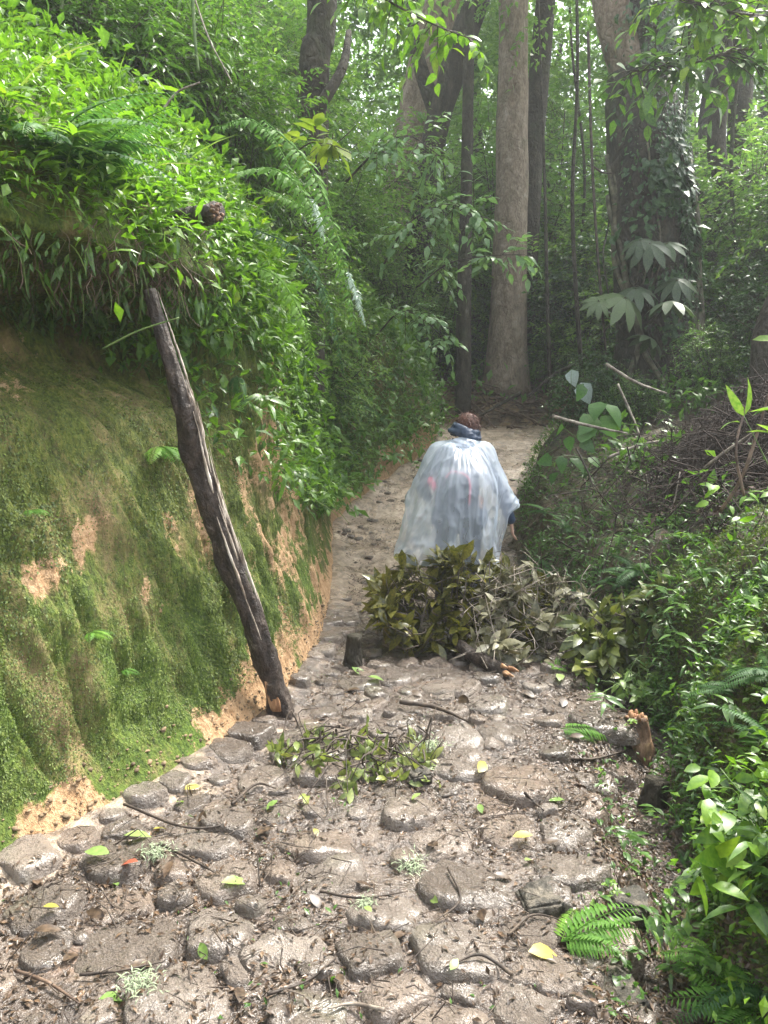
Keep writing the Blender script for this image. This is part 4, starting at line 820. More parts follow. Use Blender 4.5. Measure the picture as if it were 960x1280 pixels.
    # poncho: sheet hung from the neck over arms and pack
    T = {0: [(.085,1.48),(.235,1.44),(.325,1.24),(.425,1.06),(.475,.97)], 14: [(.085,1.48),(.2,1.41),(.31,1.24),(.41,1.05),(.455,.95)], 30: [(.085,1.5),(.2,1.4),(.27,1.15),(.29,.85),(.3,.56)], 90: [(.08,1.48),(.15,1.38),(.22,1.15),(.25,.85),(.28,.55)],
         150: [(.085,1.5),(.2,1.4),(.3,1.15),(.34,.85),(.38,.58)], 172: [(.085,1.48),(.245,1.44),(.345,1.22),(.42,1.06),(.44,.97)], 186: [(.085,1.48),(.245,1.44),(.345,1.22),(.415,1.06),(.435,.95)],
         204: [(.085,1.48),(.235,1.42),(.365,1.16),(.45,.86),(.62,.59)], 232: [(.085,1.49),(.21,1.415),(.35,1.17),(.47,.86),(.62,.56)], 262: [(.08,1.48),(.2,1.39),(.4,1.18),(.42,.86),(.43,.55)], 285: [(.08,1.48),(.19,1.39),(.39,1.18),(.4,.86),(.4,.5)],
         315: [(.085,1.49),(.19,1.41),(.34,1.17),(.36,.85),(.38,.46)], 332: [(.085,1.48),(.19,1.4),(.28,1.18),(.3,.85),(.32,.48)], 341: [(.085,1.48),(.215,1.42),(.29,1.22),(.35,1.02),(.37,.87)], 350: [(.085,1.48),(.235,1.44),(.31,1.23),(.415,1.05),(.46,.94)]}
    ks = sorted(T); A = np.array(ks + [360 + ks[0]]); D = np.array([T[k] for k in ks] + [T[ks[0]]])
    na, ns_ = 400, 150; ph = np.linspace(0, 360, na, endpoint=False); s = np.linspace(0, 1, ns_); sk = np.array([0, .16, .48, .76, 1])
    ctrl = np.empty((na, 5, 2))
    for i in range(5):
        for j in range(2): ctrl[:, i, j] = np.interp(ph, A, D[:, i, j])
    kk = np.hanning(9)[1:-1]; kk /= kk.sum()
    ctrl = np.apply_along_axis(lambda c: np.convolve(np.concatenate([c[-3:], c, c[:3]]), kk, 'valid'), 0, ctrl)
    r = np.empty((na, ns_)); z = np.empty((na, ns_))
    for a_ in range(na):
        c = curve(np.c_[ctrl[a_], np.zeros(5)], ns_); r[a_] = c[:, 0]; z[a_] = c[:, 1]
    phr = np.radians(ph)[:, None]; sm = s[None]
    fq = np.stack([np.cos(phr) * 2.2 + 0 * sm, np.sin(phr) * 2.2 + 0 * sm, 1.3 * sm + .5 * phr * sm + 0 * phr], -1)         # irregular folds running down from the shoulders
    f1 = np.abs(fbm(fq * 2.1, 2, 5)); f2 = np.abs(fbm(fq * 4.6 + 3, 2, 9)); f3 = fbm(fq * 1.2, 2, 14)
    fold = (.06 * (.22 - f1) + .012 * (.2 - f2) * sm + .05 * f3) * (.05 + 1.1 * sm ** 1.3)
    wr = np.stack([np.cos(phr) * 3 + 0 * sm, np.sin(phr) * 3 + 0 * sm, z * 4], -1)
    cw = np.stack([np.cos(phr) * 2.6 + .9 * z, np.sin(phr) * 2.6 + 0 * sm, z * 5.0], -1); cr = np.clip(1 - 5 * np.abs(fbm(cw, 3, 61)), 0, 1) ** 1.5 + .5 * np.clip(1 - 6 * np.abs(fbm(cw * 1.9 + 5, 2, 63)), 0, 1) ** 1.5      # sharp creases of crumpled film
    rid = 0                                              # long crisp folds hanging from the shoulders
    for p0, dp, w_, am in [(203, 16, 2.6, .016), (214, 4, 1.9, .013), (226, 20, 2.4, .018), (239, -6, 2.0, .014), (249, 10, 1.7, .012), (262, -12, 2.2, .016), (271, 9, 1.6, .012), (283, 14, 2.4, .018), (292, -5, 1.8, .014), (303, 10, 2.2, .018), (313, -10, 1.8, .014), (324, 5, 2.0, .016), (336, 8, 2.2, .014), (348, 6, 2.0, .012), (6, 6, 2.4, .012), (176, 8, 2.4, .013), (189, 5, 2.0, .013)]:
        c_ = (np.degrees(phr) - p0 - dp * sm - 6 * np.sin(4 * sm + p0 * 1.7) * sm + 180) % 360 - 180; rid = rid + (.55 + .35 * math.sin(p0 * 7.7)) * am * np.exp(-(c_ / (w_ * (.8 + 1.1 * sm))) ** 2) * np.clip(sm * 2.2 - .12 * (p0 % 3), 0, 1)
    r = r + fold * (s > .04) + .004 * cr * sm ** .5 + rid + .022 * fbm(wr * 1.1, 2, 15) * sm ** .5
    cy = np.interp(z, [.5, .9, 1.5], [-.02, .0, .16]); cx = np.interp(z, [.5, .9, 1.5], [-.01, 0, .03])
    V = np.stack([cx + r * np.cos(phr), cy + r * np.sin(phr), z + .012 * fbm(wr * 2.3, 2, 18)], -1).reshape(-1, 3)
    i = np.arange(na)[:, None] * ns_; i2 = ((np.arange(na) + 1) % na)[:, None] * ns_; j = np.arange(ns_ - 1)[None]
    F = np.stack([i + j, i + j + 1, i2 + j + 1, i2 + j], -1).reshape(-1, 4)
    obj('poncho', np_mesh('poncho', V, F[:, ::-1], MAT['plastic'], smooth=True), t, label='clear plastic rain poncho flaring out at the hem')
    # the poncho's own hood, bunched on the back of the neck
    na, ns_ = 60, 24; a = np.linspace(-1.25, 1.25, na)[:, None]; s = np.linspace(0, 1, ns_)[None]
    X = .03 + .14 * np.sin(a) * (1 - .25 * s ** 2) - .03 * s; Z = 1.5 - .16 * s * np.cos(a * .95) ** .8 - .035 * np.sin(a) ** 2 - .01 * s; Yh = .035 - .055 * np.sin(s * math.pi) * np.cos(a) - .05 * s + .07 * np.sin(a) ** 2
    w = fbm(np.stack([X * 16 + 0 * s, Z * 26 + 0 * a, 0 * X], -1), 3, 3); Yh = Yh + .045 * w; Z = Z + .012 * w
    X, Yh, Z = np.broadcast_arrays(X, Yh, Z)
    obj('poncho_hood', np_mesh('poncho_hood', np.stack([X, Yh, Z], -1).reshape(-1, 3), grid_faces(na, ns_), MAT['plastic'], smooth=True), t)
    # rucksack under the poncho: a thing of its own
    k = thing('backpack', 'dark rucksack with pink piping worn under the clear poncho', 'backpack', (PX0, PY0, PZ0))
    bp = [];
    for x in np.linspace(-.15, .07, 5):
        for z_ in np.linspace(.86, 1.2, 6): bp.append(((x, -.15 + .15 * (z_ - .86), z_), (.07, .08, .075)))
    obj('bag', caps(bp, .012, 'bag', MAT['pack'], 4, lambda V: .008 * fbm(V * 12, 3, 7)), k)
    arc = curve([(.05, -.225, .98), (.055, -.2, 1.16), (-.0, -.175, 1.225), (-.09, -.17, 1.235), (-.13, -.19, 1.19)], 20); m = MB(); add_tube(m, arc, .007, 8); obj('piping', m.mesh('piping', MAT['pink']), k)
    m = MB(); add_tube(m, curve([(-.2, -.15, 1.1), (-.235, -.12, 1.14), (-.245, -.08, 1.17)], 8), .03, 8); obj('side_pocket', m.mesh('side_pocket', MAT['pink']), k, label='pink side pocket')
    for sx in (-.12, .1):
        m = MB(); add_tube(m, curve([(sx, -.07, 1.2), (sx * 1.15, .01, 1.37), (sx * 1.2, .17, 1.38), (sx * 1.25, .24, 1.2), (sx * 1.3, .1, .98)], 20), .02, 8); obj('strap', m.mesh('strap', MAT['pack']), k)
person()

# ------------------------------------------------------------------ fallen boughs
def bough(name, label, cat, mat, prof_uv, Y0, Y1, n_cl, leafL, ntop, tpl, stemmat, log=None, twigs=60, seed=0, per=(5, 9), sprawl=.5):
    r = np.random.default_rng(seed)
    us = np.array([p[0] for p in prof_uv], float); vt = np.array([p[1] for p in prof_uv], float); vb = np.array([p[2] for p in prof_uv], float)
    base = at(us.mean(), vb.mean(), (Y0 + Y1) / 2); base[2] = float(drop(base[0], base[1]).z)
    t = thing(name, label, cat, base)
    me = [np_mesh('leaf', *leaf_tpl(w, f, d, 4, .5), MAT[mat], smooth=True) for w, f, d in ((.42, .25, .25), (.46, .35, .45), (.4, .2, .1), (.42, -.25, .5))]
    tips = []
    for k in range(n_cl):
        u = r.uniform(us[0], us[-1]); a, b = np.interp(u, us, vt), np.interp(u, us, vb); q = r.random() ** 1.0
        v = a + (b - a) * q; Y = Y1 + (Y0 - Y1) * np.clip(q * .75 + r.uniform(-.15, .2), 0, 1); p = at(u, v, Y); g = drop(p[0], p[1]).z + .03
        p[2] = max(p[2], g); tips.append(p)
    tips = np.array(tips); tw = MB(); root = base + np.array([.12, .25, .1]) if log is None else np.array(log[-1])
    pos, fw, up = [], [], []
    for p in tips:
        st = root + (p - root) * r.uniform(.5, .8) + r.normal(size=3) * .05; st[2] = max(st[2], drop(st[0], st[1]).z + .03)
        c = curve([st, (st + p) / 2 + r.normal(size=3) * .05, p], 6) - base; V, F = tube(c, np.linspace(.0055, .002, 6), 5, cap=False); tw.add(V, F)
        d = unit(unit(p - root) * .7 + r.normal(size=3) * .5 + np.array([0, -.2, .45])); n = r.integers(*per)
        for j in range(n):
            w = unit(d * r.uniform(.1, .8) + unit(r.normal(size=3)) * sprawl * 1.7 + np.array([0, -.1, -.12])); pos.append(p - base - d * r.uniform(0, .1)); fw.append(w); up.append(unit(d + np.array([0, -.25, .5]) + r.normal(size=3) * .35))
    pos, fw, up = map(np.array, (pos, fw, up)); L = leafL * r.uniform(.6, 1.2, len(pos))
    # loose bare twigs
    for k in range(twigs):
        p = tips[r.integers(len(tips))]; d = unit(r.normal(size=3) + np.array([0, -.2, .1])) * r.uniform(.1, .4); c = curve([p - d * .6, p + r.normal(size=3) * .09, p + d * .5 + r.normal(size=3) * .08], 7)
        c[:, 2] = np.maximum(c[:, 2], .02); V, F = tube(c - base, np.linspace(.0035, .0015, 7), 4, cap=False); tw.add(V, F)
    obj('twigs', tw.mesh('twigs', MAT[stemmat]), t)
    order = np.argsort(pos[:, 1] - .3 * pos[:, 2])
    k0 = order[:ntop]; k1 = order[ntop:]
    for i in k0: leaf_obj(me[i % 4], t, pos[i], fw[i], up[i], L[i])
    if len(k1):
        V, F, v = scatter(leaf_tpl(.36, .25, .3, 3, .5), pos[k1], fw[k1], up[k1], L[k1], r.random(len(k1))); tag(obj('leaf_mass', np_mesh('leaf_mass', V, F, MAT[mat], v), t), kind='stuff')
    if log:
        pts = curve(log, 16) - base; m = MB(); add_tube(m, pts, np.interp(np.linspace(0, 1, 16), [0, .4, 1], [.05, .048, .036]), 16, bump=.3, freq=9, seed=seed); obj('branch', m.mesh('branch', MAT['bark_log']), t)
        m = MB(); d = unit(pts[0] - pts[1])
        for q in range(12):
            o_ = r.normal(size=3) * .022; add_tube(m, np.stack([pts[0] - d * .02 + o_, pts[0] + d * r.uniform(.01, .07) + o_ * 1.1]), [.018, .005], 5, bump=.3, freq=20, seed=q)
        obj('broken_end', m.mesh('broken_end', MAT['wood_raw']), t, label='raw splintered end')
    return t
lg0, _ = hit(632, 846); lg0 = np.array(lg0) + np.array([0, 0, .03])
bough('fallen_bough', 'big heap of olive green leathery leaves on a cut bough fallen across the path', 'branch', 'olive', [(470, 738, 770), (500, 706, 800), (535, 696, 815), (562, 676, 822), (600, 680, 826), (640, 702, 826), (690, 725, 826)], 5.0, 5.75, 160, .165, 300, None, 'twig', [lg0, lg0 + np.array([-.1, .13, .02]), lg0 + np.array([-.19, .25, .04]), lg0 + np.array([-.26, .38, .07])], 26, 11)
bough('withered_bough', 'withered grey brown leaves and bare twigs heaped between the olive bough and the green bough', 'branch', 'withered', [(600, 725, 810), (650, 706, 836), (700, 712, 850), (765, 752, 850)], 4.75, 5.5, 105, .12, 290, None, 'twig_pale', None, 120, 12)
bough('green_leaved_bough', 'yellow green broad leaves of a bough lying at the right edge of the path', 'branch', 'yellowgreen', [(720, 770, 838), (760, 750, 852), (795, 752, 850), (826, 790, 850)], 4.55, 5.1, 80, .145, 290, None, 'twig', None, 14, 13)
bough('wilting_seedlings', 'pale green limp leaves spilling onto litter below the green bough', 'branch', 'greenleaf', [(735, 838, 866), (770, 836, 878), (815, 842, 868)], 4.35, 4.6, 12, .075, 90, None, 'stem_green', None, 10, 14)
bough('leafy_spray', 'small leafy spray with dark twigs lying on the cobbles left of the path middle', 'branch', 'spray', [(340, 985, 1012), (385, 938, 1024), (440, 940, 1030), (500, 985, 1030), (552, 1000, 1024)], 3.05, 3.75, 60, .07, 290, None, 'twig', None, 22, 15) if MAT.setdefault('spray', leafmat('spray', [(0, (.06, .1, .03)), (.6, (.13, .19, .05)), (.9, (.24, .28, .07)), (1, (.36, .36, .12))], .35, .3)) else None

# ------------------------------------------------------------------ single plants
def plant_proto(name, mat, n, size, tpl, h, spread, lab, cat, stemw=.003, pairs=True, seed=0, droop=.2):
    """upright or arching leafy stem; leaves are parts"""
    r = np.random.default_rng(seed); t = thing(name, lab, cat); c = curve([(0, 0, -.03), (spread * .25, 0, h * .5), (spread * .7, 0, h * .9), (spread, 0, h * (1 - droop))], 14)
    m = MB(); add_tube(m, c, np.linspace(stemw, stemw * .4, 14), 5); kids = [obj('stem', m.mesh('stem', MAT['stem_green']), t)]
    me = [np_mesh('leaf', *tpl(k), MAT[mat], smooth=True) for k in range(2)]
    for i in range(n):
        s = .25 + .75 * i / max(1, n - 1); p = c[min(13, int(s * 13))]; a = i * math.pi + r.normal() * .4 if pairs else i * 2.4
        d = np.array([.45 * (s if spread else 0), math.sin(a + math.pi / 2), .25 + r.normal() * .2]) if pairs else np.array([math.cos(a), math.sin(a), .35 + r.normal() * .2])
        if i == n - 1: d = np.array([1., 0, .2])
        kids.append(leaf_obj(me[i % 2], t, p, unit(d), unit(np.array([.25, 0, 1]) + r.normal(size=3) * .2), size * r.uniform(.7, 1.15)))
    return keep(t, kids)
tpls = {'oval': lambda k: leaf_tpl(.45, .2, .2 + .15 * k, 4, .45), 'heart': lambda k: leaf_tpl(.8, .18, .3 + .1 * k, 4, .32), 'lance': lambda k: leaf_tpl(.24, .25, .35 + .2 * k, 4, .42), 'broad': lambda k: leaf_tpl(.5, .2, .25 + .15 * k, 4, .45)}
FROND = {}
def frond_mesh(key, mat, n=26, w=.2, arch=.35, taper=.75, sub=2, lw=.26):
    """pinnate fern frond along +Y, length 1"""
    s = np.linspace(.08, 1, n); pts = lambda q: np.stack([0 * q, q * (1 - .08 * q), .22 * q - (.22 + arch) * q * q], -1)
    mb = MB(); V, F = tube(pts(np.linspace(0, 1, 12)), np.linspace(.008, .002, 12), 4, cap=False); mb.add(np.c_[V], np.concatenate([F[:, [0, 1, 2]], F[:, [0, 2, 3]]]))
    p = pts(s); T = unit(np.gradient(p, axis=0)); L = w * np.sin(math.pi * (.16 + .84 * s) ** taper) ** .8 + .012
    for sd in (-1, 1):
        f = unit(T * .45 + np.array([sd, 0, -.12]) + rng.normal(size=T.shape) * .05); up = unit(np.cross(np.array([1., 0, 0]), T)); V, F, _ = scatter(leaf_tpl(lw, .15, .3, sub, .3), p, f, up, L, 0); mb.add(V, F)
    FROND[key] = mb.mesh('frond', MAT[mat], False); return FROND[key]
frond_mesh('fern', 'fern'); frond_mesh('dark', 'fern_dark', 30, .16, .5); frond_mesh('long', 'fern', 44, .11, .7, .6); frond_mesh('small', 'fern', 18, .24, .25)
def fern_proto(lab, key, n, L, seed, rise=.55, name='fern', arc=6.3):
    r = np.random.default_rng(seed); t = thing(name, lab, 'fern'); kids = []
    for i in range(n):
        a = arc * i / n + r.normal() * .2; e = rise + r.normal() * .15
        kids.append(leaf_obj(FROND[key], t, (0, 0, 0), (math.cos(a) * math.cos(e), math.sin(a) * math.cos(e), math.sin(e)), (0, 0, 1), L * r.uniform(.75, 1.15), 'frond'))
    return keep(t, kids)
used = set()
def put(proto, p, rz=None, s=1.0, label=None, group=None, tilt=(0, 0)):
    rot = (tilt[0], tilt[1], random.uniform(0, 6.3) if rz is None else rz)
    if proto.name not in used:
        used.add(proto.name); proto.location = p; proto.rotation_euler = rot; proto.scale = (s,) * 3
        if label: proto['label'] = label
        if group: proto['group'] = group
        return proto
    return dup(proto, p, rot, s, label, group)
HERB = [plant_proto('broadleaf_herb', 'leaf_bright', 11, .085, tpls['oval'], .26, .12, 'herb', 'plant', seed=1), plant_proto('broadleaf_herb', 'leaf_bright', 13, .066, tpls['broad'], .2, .16, 'herb', 'plant', seed=2),
        plant_proto('narrowleaf_herb', 'leaf_bright', 11, .125, tpls['lance'], .28, .2, 'herb', 'plant', seed=3), plant_proto('broadleaf_herb', 'leaf_mid', 9, .1, tpls['oval'], .22, .14, 'herb', 'plant', seed=4),
        plant_proto('narrowleaf_herb', 'leaf_mid', 10, .15, tpls['lance'], .25, .22, 'herb', 'plant', seed=5), plant_proto('broadleaf_herb', 'leaf_bright', 12, .055, tpls['broad'], .2, .12, 'herb', 'plant', seed=6)]
FERN = [fern_proto('fern', 'fern', 7, .36, 1), fern_proto('fern', 'dark', 7, .5, 2, .5), None, fern_proto('fern', 'small', 5, .22, 4)]
def zone(lab, group, protos, n, us, vs, sc=(.7, 1.2), tiltx=0.0):
    for k in range(n):
        u, v = random.uniform(*us), random.uniform(*vs); p, nr = hit(u, v); a = math.atan2(nr.y, nr.x) + random.gauss(0, .6)
        put(random.choice(protos), p - nr * .02, a, random.uniform(*sc), lab, group, (random.gauss(0, .15), random.gauss(0, .15) + tiltx))
zone('bright green leafy herb among the sunlit plants on top of the mossy left bank', 'sunlit herbs on the left bank', [HERB[0], HERB[1], HERB[2], HERB[5]], 64, (-20, 330), (90, 330), (.7, 1.25))
zone('mid green leafy herb hanging from the steep left slope beyond the leaning log', 'herbs hanging from the far left slope', [HERB[3], HERB[4], HERB[0]], 34, (300, 520), (330, 620), (.6, 1.0), .5)
zone('small shiny herb on the mossy mound at the right edge of the gutter', 'herbs on the mound right of the gutter', [HERB[3], HERB[4], HERB[5]], 40, (850, 990), (640, 1270), (.45, .85))
zone('dark green grassy herb on the bank edge between the walker and the right mound', 'herbs on the bank edge right of the walker', [HERB[4], HERB[3]], 30, (660, 870), (590, 790), (.45, .8))
zone('small fern on the green slope left of the walker', 'ferns on the far left slope', [FERN[0], FERN[1]], 26, (330, 560), (230, 570), (.7, 1.1), .3)
zone('fern under the dark thicket on top of the left bank', 'ferns on top of the left bank', [FERN[0], FERN[1]], 8, (20, 360), (70, 250), (.9, 1.3))
zone('small dark herb at the ragged right edge of the path', 'herbs along the right edge of the path', [HERB[3], HERB[4], HERB[5]], 20, (740, 850), (880, 1260), (.35, .7))
zone('small fern on the leaf mould of the right bank', 'ferns on the right bank', [FERN[0], FERN[3], FERN[1]], 22, (670, 950), (545, 860), (.4, .8))
zone('small fern on the near mound right of the gutter', 'ferns on the near right mound', [FERN[0], FERN[3], FERN[1]], 14, (865, 985), (820, 1250), (.35, .65))
def fern_one(u, v, s, lab, k=0, rz=0., n=None): p, nr = hit(u, v); return put(FERN[k], p + nr * .01, rz, s, lab)
p_, n_ = hit(748, 1172)
def fern_flat(u, v, L, angs, key, lab, e=.2, name='fern'):
    p, nr = hit(u, v); t = thing(name, lab, 'fern', p + nr * .02)
    for a, l in angs: leaf_obj(FROND[key], t, (0, 0, 0), (math.cos(a) * math.cos(e), math.sin(a) * math.cos(e), math.sin(e)), (0, -.3, 1), L * l, 'frond')
fern_flat(700, 1185, .3, [(.35, 1.1), (.0, .9), (-.5, .7), (1.0, .6)], 'small', 'bright yellow green fern sprouting beside the black slab at the lower right', .35)
fern_flat(960, 1268, .3, [(3.1, 1.0), (2.5, .8), (3.7, .8), (1.9, .7)], 'small', 'bright fern arching over the muddy puddle in the lower right corner', .3)
fern_flat(700, 915, .36, [(.1, 1.), (-.35, .55)], 'fern', 'pale fern frond lying flat on the path before the chopped stump', .03, 'fallen_fern_frond')
fern_flat(292, 470, .3, [(-1.2, 1.0), (-1.7, .7)], 'dark', 'bluish dark fern frond hanging on the bank right of the leaning log', -.5)
fern_flat(195, 560, .26, [(-.9, 1.), (-.4, .9), (-1.5, .9), (0, .7), (.6, .6)], 'small', 'bright little fern on the dark bank left of the leaning log', -.1)
fern_flat(112, 790, .14, [(-.5, 1.), (-1.3, .8), (.3, .8)], 'small', 'tiny fern on the moss wall left of the log foot', .1)
fern_flat(150, 835, .1, [(-.4, 1.), (-1.0, .8)], 'small', 'tiny fern lower on the moss wall beside a mossy rib', .1)
fern_flat(35, 640, .12, [(-.4, 1.), (-1.2, .8), (.2, .7)], 'small', 'tiny fern on the tan bank at the left edge', .1)
fern_flat(860, 640, .5, [(-1.5, .7), (-1.9, .6), (-1.2, .6)], 'rust', 'rusty orange dead fern hanging in the brushwood on the right bank', -.6) if frond_mesh('rust', 'rustfern' if MAT.setdefault('rustfern', leafmat('rustfern', [(0, (.16, .07, .025)), (1, (.3, .14, .05))], .6, .2, (1, .9, .7))) else '', 24, .14) else None
# long fronds arching out of the left slope
def long_frond(t, base, ctrl, w, mat, n=46, lab=None):
    c = curve(ctrl, n); T, N, B = frames(c); s = np.linspace(0, 1, n); up = unit(np.array([.45, -.5, .5]) + 0 * T); sdv = unit(np.cross(T, up)); L = w * np.sin(math.pi * np.clip(.12 + .88 * s, 0, 1) ** .8) ** .7 + .008
    m = MB(); V, F = tube(c - base, np.linspace(.005, .0018, n), 4, cap=False); m.add(V, np.concatenate([F[:, [0, 1, 2]], F[:, [0, 2, 3]]]))
    for sg in (-1, 1):
        V, F, _ = scatter(leaf_tpl(.26, .15, .35, 3, .3), c - base, unit(sdv * sg + T * .35 + np.array([0, 0, -.35]) + rng.normal(size=T.shape) * .2), up + rng.normal(size=T.shape) * .3, L * rng.uniform(.6, 1.2, n), 0); m.add(V, F)
    obj('frond', m.mesh('frond', MAT[mat], False), t, label=lab)
base = at(330, 170, 5.0); t = thing('hanging_fern', 'long arching fern fronds spilling from the left slope with white shine painted on two tips', 'fern', base)
for ctrl, w, mat, lab in [([(295, 215, 5.1), (345, 212, 4.9), (388, 255, 4.78), (405, 335, 4.72)], .1, 'fern', None), ([(330, 150, 5.0), (385, 205, 4.75), (425, 310, 4.62), (450, 450, 4.65)], .1, 'fern', None), ([(330, 235, 5.1), (385, 265, 4.9), (425, 335, 4.82), (447, 430, 4.85)], .075, 'fern', None), ([(315, 285, 4.9), (375, 315, 4.72), (412, 385, 4.7), (430, 470, 4.75)], .07, 'fern_dark', None), ([(270, 160, 5.2), (315, 150, 5.1), (352, 190, 5.0), (372, 250, 4.95)], .075, 'fern', None),
                          ([(392, 250, 4.85), (400, 275, 4.72), (406, 302, 4.7)], .035, 'fern_painted_shine', 'whitish shining frond'), ([(435, 340, 4.85), (447, 370, 4.8), (457, 408, 4.8)], .038, 'fern_painted_shine', 'whitish shining frond'), ([(300, 330, 4.75), (345, 345, 4.6), (380, 400, 4.55), (395, 460, 4.6)], .08, 'fern', None)]:  # the two short pale fronds are added as painted reflection
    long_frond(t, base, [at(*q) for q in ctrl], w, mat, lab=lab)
# grass and bamboo-like blades hanging over the slope
def blades(n, pts_fn, ln, w, mat, name, label, cat):
    m = []; P, D = pts_fn(n); n = len(P); L = rng.uniform(*ln, n); tv = rng.random(n)
    tpl = leaf_tpl(w, .2, .75, 5, .3); m.append(scatter(tpl, P, D, np.array([0, 0, 1.]) + rng.normal(size=(n, 3)) * .1, L, tv))
    tag(obj(name, mass(name, m, MAT[mat], False)), label, cat, kind='stuff')
def slope_pts(mask, out):
    def f(n):
        P, N = sample(LV, LF, n, mask, True); k = inview(P, 60); P, N = P[k], N[k]; return P, unit(N * out + np.array([.2, -.1, .55]) + rng.normal(size=P.shape) * .35)
    return f
blades(520, slope_pts(lambda c: side(c) * (c[:, 1] < 9) + top1(c), .8), (.2, .45), .035, 'grass', 'hanging_grass', 'long thin grass blades arching over the left slope', 'grass')
blades(70, slope_pts(lambda c: np.where((c[:, 1] > 2.2) & (c[:, 1] < 4.6) & (c[:, 2] > 2.34) & (c[:, 2] < 2.5), 1., 0), 1.0), (.1, .26), .05, 'grass', 'fringe_grass', 'grass blades drooping from the lip of the left bank over the dark hollow', 'grass')
lipm = lambda c: np.where((c[:, 1] > 2) & (c[:, 1] < 4.9) & (c[:, 2] > 2.05) & (c[:, 2] < 2.42), 1., 0)
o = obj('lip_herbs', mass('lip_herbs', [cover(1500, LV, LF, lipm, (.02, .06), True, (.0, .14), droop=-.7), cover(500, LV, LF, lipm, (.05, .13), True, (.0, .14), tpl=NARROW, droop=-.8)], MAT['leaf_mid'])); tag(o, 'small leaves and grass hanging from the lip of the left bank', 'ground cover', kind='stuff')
# hanging roots and dead stems below the lip
m = MB()
for k in range(230):
    u = rng.normal(215, 50) if k % 3 else rng.uniform(0, 330); p, nr = hit(u, rng.uniform(275, 345)); L = rng.uniform(.05, .3) * (1.3 if k % 9 == 0 else 1); p = np.array(p) + np.array(nr) * .03; q = [p]; d = unit(np.array([rng.normal() * .7, rng.normal() * .5, -.8]))
    for j in range(4):
        d = unit(d * .6 + np.array([rng.normal() * .5, rng.normal() * .4, -.45])); q.append(q[-1] + d * L / 4)
    w = rng.choice([.001, .0015, .002, .004]); V, F = tube(curve(q, 8), np.linspace(w, w * .4, 8), 4, cap=False); m.add(V, F)
    if k % 2: e = np.array(q[2]); V, F = tube(np.stack([e, e + d * L * .2 + rng.normal(size=3) * .03, e + d * L * .3 + rng.normal(size=3) * .06]), [w * .7, w * .5, w * .3], 4, cap=False); m.add(V, F)
tag(obj('hanging_roots', m.mesh('hanging_roots', MAT['twig_red'])), 'brown roots and dead stems hanging below the lip of the left bank', 'roots', kind='stuff')
def cut_end(name, p, axis, rad, lab):
    t = thing(name, lab, 'log', p); ax = unit(np.array(axis, float)); m = MB(); q = np.stack([ax * k for k in np.linspace(-.3, .09, 30)]); add_tube(m, q, rad, 30, bump=.45, freq=26, seed=4); obj('trunk', m.mesh('trunk', MAT['bark_log']), t)
    m = MB(); e1 = unit(np.cross(ax, [0, 0, 1.])); e2 = np.cross(ax, e1)
    for k in range(26):
        a = rng.uniform(0, 6.28); w = rad * .85 * math.sqrt(rng.random()); b0 = ax * .085 + (e1 * math.cos(a) + e2 * math.sin(a)) * w; add_tube(m, np.stack([b0, b0 + ax * rng.uniform(.008, .025)]), [.012, .006], 5, bump=.6, freq=40, seed=k)
    obj('cut_face', m.mesh('cut_face', MAT['bark_brown']), t, label='ragged brown cut end')
cut_end('cut_log', at(258, 268, 3.95), (.75, -.65, -.06), .046, 'ragged end of a short log poking out of herbs on the left bank')

# big leaved sapling and sticks on the right bank
def leafy(name, lab, cat, stems, leaves, mat, stemmat='stem_green', tpl='heart', rad=.006):
    base = np.array(stems[0][0]); t = thing(name, lab, cat, base); m = MB()
    for s in stems: add_tube(m, curve(s, 12) - base, np.linspace(rad, rad * .4, 12), 6)
    obj('stem', m.mesh('stem', MAT[stemmat]), t); me = [np_mesh('leaf', *tpls[tpl](k), MAT[mat], smooth=True) for k in (0, 1)]
    for i, (p, d, L) in enumerate(leaves): leaf_obj(me[i % 2], t, np.array(p) - base, d, unit(np.array([0, -.4, .9]) + rng.normal(size=3) * .5), L * rng.uniform(.75, 1.1))
    return t
b0 = np.array(hit(735, 600)[0]); Yb = b0[1]
leafy('broadleaf_sapling', 'sapling with large heart shaped pale green leaves on the right bank behind the walker', 'plant', [[b0, at(740, 560, Yb), at(745, 520, Yb - .05), at(752, 500, Yb - .1)], [at(740, 560, Yb), at(718, 545, Yb - .1), at(705, 535, Yb - .15)], [at(740, 575, Yb), at(712, 570, Yb - .1), at(690, 572, Yb - .2)]],
      [(at(u, v, Yb + dy), unit(np.array([dx, -.55, dz])), L) for u, v, dy, dx, dz, L in [(750,502,-.1,-.4,-.5,.3),(757,505,-.1,.6,-.6,.27),(745,520,-.08,-.7,-.5,.26),(752,520,-.1,.5,-.9,.3),(735,530,-.08,-.3,-1,.26),(705,535,-.15,-.9,-.3,.2),(712,545,-.12,-.2,-1,.2),(725,550,-.1,.7,-.5,.2),(690,572,-.2,-.8,-.3,.2),(700,570,-.18,.2,-1,.22),(712,572,-.1,.7,-.5,.22),(696,590,-.15,-.7,-.6,.18),(735,572,-.05,.8,-.5,.2),(728,480,-.1,-.2,-1,.18),(735,585,-.05,-.6,-.7,.17)]], 'palegreen' if MAT.setdefault('palegreen', leafmat('palegreen', [(0, (.035, .1, .025)), (.5, (.06, .15, .035)), (1, (.1, .22, .05))], .45, .45)) else '')
